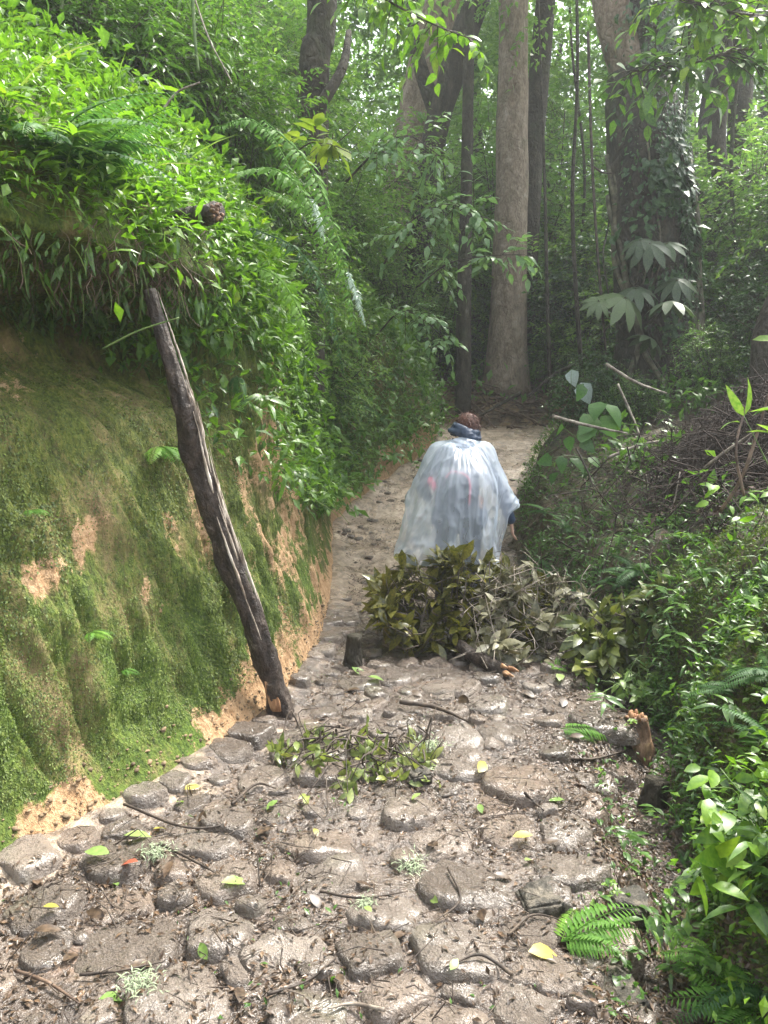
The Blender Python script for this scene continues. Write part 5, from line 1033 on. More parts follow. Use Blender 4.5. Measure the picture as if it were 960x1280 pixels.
leafy('veined_leaf_plant', 'slim plant with two silvery veined leaves in the dark right of the pale trunk', 'plant', [[np.array(hit(715, 520)[0]), at(714, 490, 9.4), at(714, 462, 9.3)]], [(at(714, 462, 9.3), unit(np.array([.1, -.4, -1])), .24), (at(726, 478, 9.3), unit(np.array([.3, -.4, -1])), .26)], 'silverleaf' if MAT.setdefault('silverleaf', leafmat('silverleaf', [(0, (.2, .28, .24)), (1, (.4, .48, .44))], .3, .2, (1, 1, 1))) else '')
c0 = np.array(hit(935, 1120)[0])
lv = []
for k in range(60):
    u, v = rng.uniform(868, 985), rng.uniform(955, 1110); lv.append((at(u, v, c0[1] - .12 + .3 * (1110 - v) / 200 + rng.uniform(-.1, .1)), unit(np.array([rng.normal() * .7 - .3, -.6, rng.normal() * .35])), rng.uniform(.065, .125)))
leafy('bright_creeper', 'bright yellow green round leaved creeper on the right mound above the puddle', 'plant', [[c0, at(930, 1050, c0[1]), at(920, 990, c0[1] + .1), at(880, 985, c0[1] - .05)], [c0, at(950, 1030, c0[1]), at(900, 960, c0[1] + .12)], [c0, at(940, 1080, c0[1] - .05), at(885, 1065, c0[1] - .1)], [c0, at(965, 1060, c0[1]), at(960, 975, c0[1] + .1)]], lv, 'leaf_bright', 'stem_green', 'broad', .004)
lv = []
c1 = np.array(hit(915, 690)[0])
for k in range(26):
    u, v = rng.uniform(880, 985), rng.uniform(600, 700); lv.append((at(u, v, c1[1] - .1 + rng.uniform(-.2, .2)), unit(np.array([rng.normal() * .7, -.5, rng.normal() * .4])), rng.uniform(.07, .12)))
leafy('bank_shrub', 'small pale green shrub on top of the right mound under the brushwood', 'shrub', [[c1, at(920, 650, c1[1]), at(905, 620, c1[1])], [c1, at(950, 650, c1[1]), at(960, 610, c1[1])], [c1, at(890, 660, c1[1])]], lv, 'leaf_bright', 'twig', 'oval', .005)
lv = [(at(860, 700, 4.9), unit(np.array(d)), .12) for d in ((-.8, -.4, .2), (.8, -.3, .2), (-.5, -.7, -.2), (.5, -.7, -.2), (0, -.5, .6), (.9, .2, .1))]
leafy('seedling', 'single pale seedling with paired leaves on bare leaf mould of the right bank', 'plant', [[np.array(hit(866, 715)[0]), at(862, 705, 4.9), at(860, 698, 4.9)]], lv, 'leaf_bright', 'stem_green', 'oval', .003)
lv = [(at(u, v, 3.6), unit(np.array([dx, -.3, dz])), L) for u, v, dx, dz, L in [(935, 515, .9, .2, .25), (940, 520, .7, .6, .2), (930, 520, -.5, .5, .16), (945, 530, .9, -.3, .22), (932, 540, .8, .1, .2), (940, 425, .9, .2, .18), (930, 520, .2, .9, .2), (925, 528, -.8, .2, .12)]]
leafy('pale_grass_shoot', 'pale bamboo like shoot leaning in from the right edge above the brushwood', 'plant', [[at(990, 640, 3.6), at(955, 570, 3.6), at(930, 520, 3.6)]], lv, 'grass', 'stem_green', 'lance', .004)
def dead(uvy, rad, mat, label, name='dead_branch'):
    stick(name, [at(*q) if len(q) == 3 else np.array(hit(*q)[0]) + np.array([0, 0, rad]) for q in uvy], [rad * .62, rad * .6, rad * .3], mat, label, 'branch')
dead([(690, 520, 7.4), (735, 532, 7.3), (785, 542, 7.2)], .026, 'twig_pale', 'pale bare branch reaching left across the sapling')
dead([(757, 455, 8.6), (795, 478, 8.5), (834, 492, 8.4)], .03, 'twig_pale', 'grey branch slanting down across the foot of the vine covered tree')
dead([(778, 595), (812, 603), (846, 604)], .045, 'wood_pale', 'thick pale broken stick lying on the brown bank', 'broken_stick')
dead([(772, 480, 8.2), (790, 520, 8.1), (803, 552, 7.9)], .022, 'twig_pale', 'thin grey stick leaning down from the foot of the vine covered tree')
dead([(760, 572, 7.2), (800, 556, 7.3), (835, 550, 7.5)], .024, 'twig_pale', 'pale forked branch on the crest of the brown bank')
dead([(835, 556, 7.4), (870, 545, 7.3), (900, 538, 7.2)], .02, 'twig_pale', 'pale thin branch lying at the top of the brushwood')
dead([(880, 585, 5.6), (910, 562, 5.5), (950, 535, 5.4)], .018, 'twig_pale', 'pale stick rising to the right through the brushwood')
dead([(780, 665), (820, 660), (868, 652)], .06, 'bark_dark', 'rotten brown log lying under the brushwood', 'rotten_log')
dead([(850, 590, 5.9), (842, 630, 5.8), (835, 650, 5.7)], .008, 'twig_pale', 'white bare twig hanging in front of the brushwood')
dead([(790, 690, 5.6), (850, 630, 5.4), (905, 565, 5.3)], .012, 'twig', 'dark thin branch slanting across the brushwood')
dead([(720, 560, 7.0), (735, 590, 6.9), (742, 610, 6.8)], .014, 'twig', 'dark stub of a branch at the left end of the brown bank')
dead([(900, 640, 4.9), (930, 590, 4.8), (965, 480, 4.8)], .02, 'twig_red', 'reddish dead stem at the right end of the brushwood')
dead([(930, 620, 4.7), (920, 560, 4.7), (935, 500, 4.8)], .014, 'twig_red', 'thin reddish dead stem standing in the brushwood heap')
dead([(720, 455, 12.5), (690, 470, 12.6), (660, 495, 12.6)], .05, 'bark_dark', 'mossy root curving out of the dark bank right of the pale trunk', 'tree_root')
dead([(650, 492, 13), (625, 505, 12.8), (600, 520, 12.5)], .05, 'bark_dark', 'dark root crossing the earth rise below the pale trunk', 'tree_root')

# ------------------------------------------------------------------ trees
def sprays(n, centre, radii, twigL, per, leafL, tpl, seed, shell=.5, twigs=True, flat=.5, droop=.25):
    """leafy sprays filling an ellipsoid: arrays for leaves and a twig mesh"""
    r = np.random.default_rng(seed); d = r.normal(size=(n, 3)); d = d / np.linalg.norm(d, axis=1)[:, None]; q = (shell + (1 - shell) * r.random((n, 1)) ** .6)
    clump = np.clip(1 + .75 * fbm(d * 2.6 + seed, 2, seed), .45, 1.5)[:, None]
    C = np.array(centre) + d * q * np.array(radii) * clump
    out = unit(d * np.array([1, 1, flat]) + r.normal(size=(n, 3)) * .45); L = twigL * r.uniform(.6, 1.3, (n, 1))
    s = (np.arange(per) + .5) / per
    P = C[:, None] + out[:, None] * (L * s[None])[..., None] + np.array([0, 0, -1.]) * (droop * L * s[None] ** 2)[..., None]
    sd = unit(np.cross(out, np.array([0, 0, 1.]))); sg = np.where(np.arange(per) % 2, 1, -1)
    f = unit(out[:, None] * .55 + sd[:, None] * sg[None, :, None] * .8 + r.normal(size=(n, per, 3)) * .3 + np.array([0, 0, -.15]))
    up = unit(np.array([0, 0, 1.]) + r.normal(size=(n, per, 3)) * .35)
    val = np.clip(.5 + .8 * fbm(C * .9 + seed, 2, seed + 3), 0, 1)[:, None] * .55 + r.random((n, per)) * .42
    lf = scatter(tpl, P.reshape(-1, 3), f.reshape(-1, 3), up.reshape(-1, 3), (leafL * r.uniform(.65, 1.25, (n, per))).ravel(), val.ravel())
    m = MB()
    if twigs:
        E = C + out * L + np.array([0, 0, -1.]) * droop * L; a = unit(np.cross(out, r.normal(size=(n, 3)))); b = np.cross(out, a); w = .004 + .0012 * L
        B0 = C - out * L * .4
        V = np.concatenate([B0 + a * w, B0 - a * .5 * w + b * w, B0 - a * .5 * w - b * w, E], 0); i = np.arange(n)
        F = np.concatenate([np.stack([i, i + n, i + 3 * n], 1), np.stack([i + n, i + 2 * n, i + 3 * n], 1), np.stack([i + 2 * n, i, i + 3 * n], 1)]); m.add(V, F)
    return lf, m
def crown_mesh(blobs, mat, leafL, per, twigL, tpl, seed, dens=1.0):
    parts = []
    for k, (c, rad, n) in enumerate(blobs):
        lf, _ = sprays(int(n * dens), c, rad, twigL, per, leafL, tpl, seed + k, twigs=False); parts.append(lf)
    return mass('crown', parts, MAT[mat])
def trunk_mesh(pts, rad, mat, seg=14, bump=.18, freq=2.2, seed=0, flare=0.0, n=40):
    c = curve(pts, n); r = np.interp(np.linspace(0, 1, n), np.linspace(0, 1, len(rad)), rad)
    T, N, B = frames(c); V, F, F3 = tube(c, r, seg, bump=bump, freq=freq, seed=seed)
    if flare:
        h = c[:, 2] - c[0, 2]; a = np.arange(seg) * 2 * math.pi / seg; k = 1 + flare * np.exp(-h / .5)[:, None] * (.45 + .55 * np.cos(5 * a + seed)[None] ** 2)
        V[:n * seg] = (np.repeat(c, seg, 0) + (V[:n * seg] - np.repeat(c, seg, 0)) * k.reshape(-1)[:, None])
    m = MB(); m.add(V, F); m.F3.append(F3); return m.mesh('trunk', MAT[mat]), c, r
def tree(label, pts, rad, mat, crown=None, limbs=(), name='forest_tree', cat='tree', seg=16, flare=.0, seed=0, group=None, bump=.18, freq=2.2, cmat='leaf_far', lL=.16):
    base = np.array(pts[0], float); base[2] = drop(base[0], base[1]).z - .05 if True else base[2]; P = [np.array(p, float) - base for p in pts]; P[0] = np.zeros(3)
    t = thing(name, label, cat, base, group); me, c, r = trunk_mesh(P, rad, mat, seg, bump, freq, seed, flare); kids = [obj('trunk', me, t)]
    for k, (ctrl, rr) in enumerate(limbs):
        m = MB(); add_tube(m, curve([np.array(q) - base for q in ctrl], 16), np.linspace(rr, rr * .4, 16), 9, bump=.15, freq=3, seed=seed + k); kids.append(obj('limb', m.mesh('limb', MAT[mat]), t))
    if crown:
        top = c[-1]; kids.append(obj('crown', crown_mesh([(top + np.array(o), rd, n) for o, rd, n in crown], cmat, lL, 9, .55, LEAF1, seed + 5), t))
    return keep(t, kids)
HI = [((0, 0, .5), (2.6, 2.6, 1.6), 150), ((1.6, .6, -.8), (1.6, 1.6, 1.0), 70), ((-1.5, -.4, -.6), (1.6, 1.6, 1.0), 70)]
def col(u0, v0, u1, v1, Y, ext=1.0):
    """trunk axis through two pixels at one distance, foot dropped to the ground and top carried on"""
    a, b = at(u0, v0, Y), at(u1, v1, Y); return [a, a * .5 + b * .5, b, b + (b - a) * ext]
tree('straight pale grey brown trunk standing alone behind the turn of the path', [at(632, 484, 14), at(636, 380, 14), at(640, 190, 14), at(642, 0, 14), at(645, -230, 14)], [.38, .315, .275, .25, .19], 'bark_pale', HI, seg=26, flare=.3, seed=1, name='pale_trunk_tree', bump=.14)
tree('dark mossy trunk leaning right just behind the pale trunk', [at(645, 480, 15), at(655, 330, 15), at(668, 160, 15), at(682, 0, 15), at(698, -200, 15)], [.33, .25, .2, .18, .12], 'bark_dark', HI, seed=2)
tree('thin black straight trunk just left of the pale trunk', [at(579, 488, 13.2), at(580, 380, 13.2), at(583, 240, 13.2), at(586, 60, 13.2), at(588, -200, 13.2)], [.14, .12, .1, .09, .06], 'bark_dark', HI[:1], seed=3)
tree('dark trunk leaning to the right in the upper middle of the forest', [at(508, 430, 14.5), at(525, 290, 14.5), at(548, 150, 14.5), at(592, 10, 14.5), at(650, -150, 14.5)], [.24, .22, .22, .24, .16], 'bark_dark', HI[:1], [([at(548, 150, 14.5), at(520, 60, 14.6), at(510, -60, 14.8)], .16)], seed=4)
tree('pale lichen streaked trunk leaning behind the dark leaning trunk', [at(490, 420, 17), at(500, 250, 17), at(525, 120, 17), at(560, -20, 17), at(580, -160, 17)], [.36, .36, .4, .4, .3], 'bark_pale', HI[:1], seed=5)
tree('crooked dark trunk with a mossy slanting root on top of the left slope', [at(378, 190, 8.4), at(392, 110, 8.4), at(400, 50, 8.4), at(402, -30, 8.4), at(398, -160, 8.5)], [.2, .17, .15, .15, .1], 'bark_dark', HI[:1], [([at(385, 160, 8.3), at(402, 130, 8.2), at(428, 85, 8.3), at(436, 40, 8.6)], .08)], seed=6)
tree('twisted grey trunk curving upward at the right behind the vine covered tree', [at(880, 400, 13), at(885, 310, 13), at(905, 240, 13), at(895, 180, 13), at(905, 60, 13), at(915, -150, 13)], [.22, .16, .15, .14, .13, .1], 'bark_dark', HI[:1], [([at(897, 270, 13), at(870, 235, 13), at(862, 180, 13.1)], .09)], seed=7)
tree('dim grey trunk between leaves at the far right of the forest', [at(922, 420, 15), at(925, 300, 15), at(924, 180, 15), at(928, 60, 15), at(930, -150, 15)], [.25, .24, .22, .2, .15], 'bark_dark', HI[:1], seed=8)
tree('dark mossy stump like trunk cut off by the right edge above the brushwood', [at(958, 478, 7.0), at(955, 440, 7.0), at(962, 400, 7.0), at(985, 330, 7.0)], [.13, .11, .1, .06], 'bark_dark', None, seed=9, name='mossy_snag')
thin = [(735, 480, 722, 60, 12), (700, 470, 712, 0, 16), (690, 480, 680, 200, 13), (885, 460, 862, 40, 11), (940, 440, 928, 0, 12), (545, 470, 552, 120, 16)]
for k, (a, b, c, d, Y) in enumerate(thin):
    p = col(a, b, c, d, Y, .8); p[1] = p[1] + np.array([random.gauss(0, .22), 0, 0])
    tree('slim dark pole like sapling trunk among the undergrowth', p, [.035, .03, .024, .014], 'bark_dark', [((0, 0, 0), (1.1, 1.1, .8), 90)], seg=8, seed=20 + k, group='slim sapling trunks in the undergrowth', name='sapling', lL=.13)
protos = []
for k in range(4):
    h = [15, 17, 14, 19][k]; b = np.array([(-9 + 6 * k), 26., 0]); mt = ['bark_dark', 'bark_pale', 'bark_dark', 'bark_vine'][k]
    pr = tree('misty background tree with a leafy crown deep in the forest', [b, b + [.2, 0, h * .3 + 4], b + [-.1, .2, h * .6 + 4], b + [.3, 0, h + 4]], [.32, .26, .22, .12], mt, [((0, 0, -.5), (3.4, 3.4, 2.4), 200), ((1.8, .5, -3), (2.2, 2.2, 1.6), 150), ((-1.8, -.5, -4), (2.3, 2.3, 1.5), 150), ((.6, -1.2, -6.5), (1.9, 1.9, 1.3), 130)], seed=50 + k, group='background trees of the misty forest', lL=.26, seg=10)
    protos.append(pr)
for k in range(22):
    x, y = random.uniform(-18, 16), random.uniform(24, 44)
    if k < 8: x, y = [(-7, 19), (-3.5, 21), (3.2, 22), (6.5, 19), (9.5, 24), (1.0, 24), (12, 25), (-11, 22)][k]
    dup(protos[k % 4], drop(x, y) - Vector((0, 0, .1)), (0, 0, random.uniform(0, 6.3)), random.uniform(.75, 1.15))
# shrubs and small understory trees
def shrub_proto(blobs, mat, leafL, tpl, seed, lab, per=11, twigL=.5, stems=5, name='understory_shrub', cat='shrub'):
    r = np.random.default_rng(seed); t = thing(name, lab, cat); parts, tm = [], MB()
    for k, (c, rad, n) in enumerate(blobs):
        lf, m = sprays(n, c, rad, twigL, per, leafL, tpl, seed * 7 + k, shell=.15); parts.append(lf)
        V, fs, v = m.arrays(); tm.add(V, fs[0])
        for s in range(stems):
            e = np.array(c) + r.normal(size=3) * np.array(rad) * .5; V, F = tube(curve([(r.normal() * .08, r.normal() * .08, -.1), e * np.array([.35, .35, .5]) + r.normal(size=3) * .06, e], 10), np.linspace(.022, .006, 10), 5, cap=False); tm.add(V, F)
    kids = [obj('crown', mass('crown', parts, MAT[mat]), t), obj('stems', tm.mesh('stems', MAT['twig']), t)]
    return keep(t, kids)
B_ = lambda n, h, w: [((0, 0, h * .55), (w, w, h * .4), n), ((w * .5, .1, h * .8), (w * .7, w * .7, h * .25), n // 2), ((-w * .5, -.1, h * .35), (w * .8, w * .8, h * .25), n // 2)]
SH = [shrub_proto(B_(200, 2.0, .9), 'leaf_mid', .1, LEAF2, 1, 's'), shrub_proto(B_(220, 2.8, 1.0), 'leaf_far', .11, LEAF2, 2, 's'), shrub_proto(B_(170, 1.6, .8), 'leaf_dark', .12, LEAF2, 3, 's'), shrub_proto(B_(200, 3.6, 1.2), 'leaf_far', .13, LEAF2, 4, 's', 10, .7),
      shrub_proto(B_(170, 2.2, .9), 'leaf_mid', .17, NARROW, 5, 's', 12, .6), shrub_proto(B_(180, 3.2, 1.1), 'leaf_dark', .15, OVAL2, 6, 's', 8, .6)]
def shrub(k, x, y, s, lab, group=None, z=None):
    p = drop(x, y); put(SH[k], p - Vector((0, 0, .05)), None, s, lab, group)
G1 = ('dark leafy thicket shrub on the crest of the left bank', 'thicket shrubs on the left crest'); G2 = ('light green understory shrub beyond the far left slope', 'understory shrubs beyond the left slope'); G3 = ('green understory shrub in the forest behind the pale trunk', 'understory shrubs behind the pale trunk'); G4 = ('leafy understory shrub behind the vine covered tree', 'understory shrubs behind the vine covered tree')
for (k, x, y, s) in [(0, -2.3, 5.7, .55), (4, -2.9, 5.6, .6), (0, -3.4, 5.4, .6), (4, -2.2, 6.6, .8), (2, -4.3, 6.2, 1.1), (5, -3.3, 6.6, .9), (4, -5.3, 6.0, 1.2), (2, -2.4, 7.4, .9), (5, -4.2, 7.6, 1.1), (0, -2.9, 8.4, 1.1), (5, -6, 7.6, 1.2), (2, -1.9, 8.6, .9), (5, -5, 9, 1.2), (1, -3.6, 9.6, 1.1), (2, -7, 9.2, 1.3)]: shrub(k, x, y, s, *G1)
for (k, x, y, s) in [(0, -1.5, 6.4, .62), (4, -1.25, 6.9, .6), (0, -.95, 7.4, .6), (1, -1.0, 8.0, .55), (4, -1.75, 6.0, .6), (1, -.75, 9.2, .6), (3, -1.3, 8.9, .7), (0, -1.5, 7.6, .7), (1, -1.15, 8.4, .6), (0, -2.0, 7.2, .8), (3, -1.9, 8.0, .6), (0, -.55, 10.6, .55), (1, -1.3, 9.6, .9), (0, -.8, 10.8, .8), (1, -1.2, 12, 1.1), (3, -2.2, 11.2, 1.1), (3, -.2, 13.2, .9), (0, .2, 12.6, .6), (1, -1.5, 14, 1.1), (3, -3.4, 13, 1.2), (3, 0.6, 15, .9), (1, -.6, 16, 1.2), (3, -3, 16, 1.3)]: shrub(k, x, y, s, *G2)
for (k, x, y, s) in [(1, 2.2, 16.5, 1.1), (3, 3.4, 17.5, 1.2), (1, 4.2, 15.8, 1.1), (3, 1.4, 18, 1.3), (0, 3.2, 15.4, .9), (5, 4.0, 14.2, .8), (3, 5.2, 18, 1.3), (1, 2.8, 20, 1.4), (5, 3.0, 14.4, .6), (2, 1.3, 14.8, .6), (3, 4.4, 20.5, 1.5), (3, .2, 20, 1.5), (1, 1.5, 15.6, .9), (3, 3.9, 13.6, .7), (0, 2.9, 13.9, .5), (1, 3.3, 15.6, 1.3), (1, 1.0, 14.6, .7), (3, 2.6, 17, 1.5), (3, 3.9, 18.6, 1.7)]: shrub(k, x, y, s, *G3)
for (k, x, y, s) in [(1, 5.6, 13.4, 1.2), (3, 6.6, 14.5, 1.2), (0, 5.2, 11.6, 1.0), (1, 6.2, 12, 1.2), (3, 7.6, 13.5, 1.2), (2, 5.0, 10.4, .8), (1, 5.8, 9.8, 1.0), (5, 6.4, 10.6, 1.0), (3, 8, 15.6, 1.4), (0, 4.4, 12.4, .9), (2, 4.8, 9.2, .7), (1, 7, 17, 1.4), (0, 3.0, 9.2, .32), (5, 2.5, 9.7, .3), (0, 3.9, 9.3, .4), (2, 4.4, 8.4, .45), (0, 4.6, 7.4, .5), (1, 5.2, 8.2, .7), (0, 2.9, 10.4, .32)]: shrub(k, x, y, s, *G4)
# far wood: one mass of foliage that closes the view
parts = []
for k in range(105):
    x = rng.uniform(-26, 30) if k < 60 else rng.uniform(-9, 12); y = rng.uniform(22, 46); z = floor_z(np.array([x]), np.array([y]))[0] + rng.uniform(.5, 15) * (y / 36)
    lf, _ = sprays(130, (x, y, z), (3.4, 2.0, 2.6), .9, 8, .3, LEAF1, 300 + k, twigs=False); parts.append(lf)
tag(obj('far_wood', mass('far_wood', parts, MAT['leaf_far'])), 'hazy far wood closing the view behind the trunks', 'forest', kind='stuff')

# the vine covered tree
def vine_tree():
    Y = 10.4; base = np.array([(818 - 480) / FPX * Y * 1.0, Y, 0]); base[2] = drop(base[0], base[1]).z - .1
    t = thing('vine_covered_tree', 'big dark tree wrapped in vines and climbing leaves on the right bank', 'tree', base)
    P = [np.zeros(3)] + [at(u, v, Y) - base for u, v in ((815, 420), (812, 330), (806, 230), (800, 130), (796, 90))]
    me, c, r = trunk_mesh(P, [.52, .47, .45, .43, .42, .36], 'bark_vine', 36, .2, 1.6, 3, .45, 60); obj('trunk', me, t)
    for ctrl, rr, tap in (([(800, 120), (775, 50), (764, 0), (750, -120), (742, -300)], .26, .7), ([(800, 120), (806, 50), (803, 0), (806, -120), (812, -300)], .27, .7)):
        m = MB(); add_tube(m, curve([at(u, v, Y) - base for u, v in ctrl], 24), np.linspace(rr, rr * tap, 24), 20, bump=.16, freq=2, seed=int(rr * 100)); obj('limb', m.mesh('limb', MAT['bark_pale' if rr < .265 else 'bark_vine']), t)
    cr = crown_mesh([(at(748, -330, Y) - base + np.array([0, 0, 1.0]), (2.6, 2.6, 1.6), 130), (at(820, -330, Y) - base + np.array([1.5, 0, 1]), (2.2, 2.2, 1.4), 110)], 'leaf_mid', .17, 9, .55, LEAF1, 77); obj('crown', cr, t)
    H = lambda h: (np.interp(h, c[:, 2], c[:, 0]), np.interp(h, c[:, 2], c[:, 1]), np.interp(h, c[:, 2], r))
    # vines run up the right and front
    for k in range(18):
        a0 = rng.uniform(-2.2, .6); tw = rng.normal() * .9; hs = np.linspace(-.05, rng.uniform(1.8, 4.6), 22); q = []
        for h in hs:
            x, y, rr = H(max(h, 0)); fl = 1 + .38 * math.exp(-max(h, 0) / .5); a = a0 + tw * h / 3 + .2 * math.sin(2.2 * h + k) + .1 * math.sin(5 * h + 2 * k); off = rr * fl * 1.05 + .012 + (.1 if k % 4 == 0 else 0) * abs(math.sin(h * .9))
            q.append((x + math.cos(a) * off, y + math.sin(a) * off, h))
        m = MB(); add_tube(m, np.array(q), rng.choice([.012, .018, .026, .04]), 7, bump=.15, freq=6, seed=k); obj('vine', m.mesh('vine', MAT['vine' if k % 3 else 'bark_dark']), t)
    m = MB(); 
    for (us) in ([(868, 300), (878, 400), (872, 470), (884, 520)], [(862, 200), (874, 300), (868, 420), (876, 510)]):
        m = MB(); add_tube(m, curve([at(u, v, Y - .3) - base for u, v in us], 20), .035, 8, bump=.15, freq=4, seed=5); obj('vine', m.mesh('vine', MAT['vine']), t)
    # moss and small climbing leaves
    n = 6500; h = rng.uniform(.0, 5.5, n) ; a = rng.normal(-.75, .7, n); x, y, rr = H(h); fl = 1 + .3 * np.exp(-h / .5); R_ = rr * fl * 1.08 + rng.uniform(0, .12, n)
    rad = np.stack([np.cos(a), np.sin(a), 0 * a], 1); Pp = np.stack([x, y, h], 1) + rad * R_[:, None]
    V, F, v = scatter(OVAL2, Pp, unit(rad * .5 + rng.normal(size=(n, 3)) * .5 + np.array([0, 0, -.7])), unit(rad + np.array([0, 0, .4])), rng.uniform(.05, .17, n) * np.clip(.75 + 2.2 * fbm(Pp * 1.5, 2, 3), .05, 1.5), rng.random(n)); tag(obj('climbing_leaves', np_mesh('climbing_leaves', V, F, MAT['leaf_dark'], v), t), kind='stuff')
    return base, Y
vb, VY = vine_tree()
# umbrella leaves of the climbing plant
def umbrella_plant():
    Y = VY - .85; base = at(800, 440, Y + .25); t = thing('umbrella_leaf_climber', 'climbing plant with dull grey green umbrella shaped leaves on the vine covered tree', 'plant', base)
    mb = MB(); n = 9
    for i in range(n):
        a = 2 * math.pi * i / n; f = np.array([[math.cos(a), math.sin(a), -.28]]); V, F, _ = scatter(leaf_tpl(.36, .2, .35, 4, .55), [[.04 * math.cos(a), .04 * math.sin(a), 0]], f, np.array([0, 0, 1.]), .95, 0); mb.add(V, F)
    me = mb.mesh('leaf', MAT['palmate']); m = MB()
    for (u, v, w, dy) in [(782, 380, 46, 0), (748, 384, 24, -.1), (838, 384, 38, -.1), (813, 430, 34, 0), (800, 308, 28, .1), (833, 312, 26, .15), (846, 358, 34, .1), (795, 368, 34, .1), (812, 312, 34, .05)]:
        p = at(u, v - 8, Y + dy) - base; s = w * random.uniform(.85, 1.12) * (Y / .98) / FPX; o = obj('leaf', me, t, p, (R(38) + random.gauss(0, .12), random.gauss(0, .2), random.uniform(0, 6.3)), s)
        o.rotation_mode = 'XYZ'; o.rotation_euler = (Matrix.Rotation(R(30) + random.gauss(0, .28), 3, 'X') @ Matrix.Rotation(random.gauss(0, .32), 3, 'Y') @ Matrix.Rotation(random.uniform(0, 6.3), 3, 'Z')).to_euler()
        V, F = tube(curve([p, p * .6 + np.array([0, .15, .04]), np.array([p[0] * .5, .55, p[2] - .25])], 8), .011, 5, cap=False); m.add(V, F)
    obj('stems', m.mesh('stems', MAT['vine']), t)
umbrella_plant()
# boughs in front of the forest
def leafy_bough(name, lab, cat, ctrl, nb, leafL, per, mat, tpl, seed, spreadL=.6, rad=.015, ntop=60, sz=.25, up_=0.0):
    r = np.random.default_rng(seed); c = curve(ctrl, 30); base = c[0]; t = thing(name, lab, cat, base); m = MB(); add_tube(m, c - base, np.linspace(rad, rad * .3, 30), 7)
    pos, fw, up, L = [], [], [], []
    for k in range(nb):
        i = r.integers(6, 30); d = unit(r.normal(size=3) * np.array([1, .8, .55]) + np.array([0, 0, up_])); e = c[i] + d * spreadL * r.uniform(.4, 1.1) + np.array([0, 0, -.08])
        q = curve([c[i], (c[i] + e) / 2 + np.array([0, 0, .05]), e], 8); V, F = tube(q - base, np.linspace(rad * .35, .002, 8), 4, cap=False); m.add(V, F); sdv = unit(np.cross(d, [0, 0, 1.]))
        for j in range(per):
            s = .25 + .75 * j / (per - 1); pos.append(q[min(7, int(s * 7))] - base); fw.append(unit(d * .6 + sdv * (1 if j % 2 else -1) * .8 * (j < per - 1) + r.normal(size=3) * .2 + np.array([0, 0, -.2]))); up.append(unit(np.array([0, -.25, 1.]) + r.normal(size=3) * .3)); L.append(leafL * r.uniform(.7, 1.2))
    obj('branch', m.mesh('branch', MAT['twig']), t); pos, fw, up, L = map(np.array, (pos, fw, up, L)); o_ = np.argsort(pos[:, 1]); k0, k1 = o_[:ntop], o_[ntop:]
    me = [np_mesh('leaf', *leaf_tpl(w, .2, d, 4, .42), MAT[mat], smooth=True) for w, d in ((.5, .2), (.46, .4))]
    for i in k0: leaf_obj(me[i % 2], t, pos[i], fw[i], up[i], L[i])
    if len(k1): V, F, v = scatter(leaf_tpl(.48, .2, .3, 3, .42), pos[k1], fw[k1], up[k1], L[k1], r.random(len(k1))); tag(obj('leaf_mass', np_mesh('leaf_mass', V, F, MAT[mat], v), t), kind='stuff')
leafy_bough('leafy_bough', 'glossy green leafed bough hanging before the upper vine covered tree at the top right', 'branch', [at(1040, 60, 8.6), at(940, 60, 8.4), at(860, 80, 8.3), at(790, 90, 8.2)], 46, .17, 8, 'leaf_mid', OVAL, 5, .75, .025, 130)
leafy_bough('leafy_bough', 'green leafed bough reaching out of the upper right corner', 'branch', [at(1060, 10, 7.6), at(960, 20, 7.6), at(890, 10, 7.5), at(830, -10, 7.5)], 34, .16, 8, 'leaf_bright', OVAL, 6, .6, .02, 100)
leafy_bough('leafy_bough', 'yellow green sunlit leafy spray hanging in at the top middle', 'branch', [at(420, -60, 6.4), at(470, -10, 6.3), at(530, 25, 6.2), at(592, 50, 6.1)], 24, .12, 8, 'leaf_bright', OVAL, 7, .42, .012, 110)
leafy_bough('leafy_bough', 'small yellow leaved spray reaching out from the left slope above the hanging fern', 'branch', [at(370, 190, 6.2), at(390, 178, 6.0), at(412, 180, 5.8), at(440, 192, 5.7)], 6, .16, 6, 'yellowspray' if MAT.setdefault('yellowspray', leafmat('yellowspray', [(0, (.14, .24, .03)), (1, (.27, .33, .05))], .4, .45)) else '', OVAL, 8, .25, .008, 40)
leafy_bough('leafy_bough', 'pale green layered spray in front of the pale trunk at mid height', 'branch', [at(520, 360, 10.4), at(560, 330, 10.3), at(610, 320, 10.2), at(655, 318, 10.1)], 14, .15, 8, 'paleleaf' if MAT.setdefault('paleleaf', leafmat('paleleaf', [(0, (.1, .2, .08)), (.6, (.16, .29, .12)), (1, (.26, .4, .2))], .32, .4)) else '', OVAL, 9, .4, .012, 70)
leafy_bough('leafy_bough', 'pale green leafy spray above the walker left of the thin black trunk', 'branch', [at(480, 330, 9.6), at(510, 280, 9.5), at(560, 255, 9.4), at(600, 270, 9.3)], 26, .14, 8, 'paleleaf', OVAL, 10, .55, .014, 90)
leafy_bough('leafy_bough', 'thin arched bare armed bough of pale leaves left of the leaning trunk', 'branch', [at(430, 230, 8.9), at(470, 190, 8.8), at(510, 170, 8.7), at(550, 195, 8.6)], 24, .13, 8, 'paleleaf', OVAL, 11, .5, .014, 90)
leafy_bough('leafy_bough', 'light green bough low over the path bend beneath the leaning trunk', 'branch', [at(470, 420, 10.4), at(500, 390, 10.2), at(530, 400, 10.0), at(560, 430, 9.9)], 24, .12, 8, 'paleleaf', OVAL, 12, .5, .012, 90)
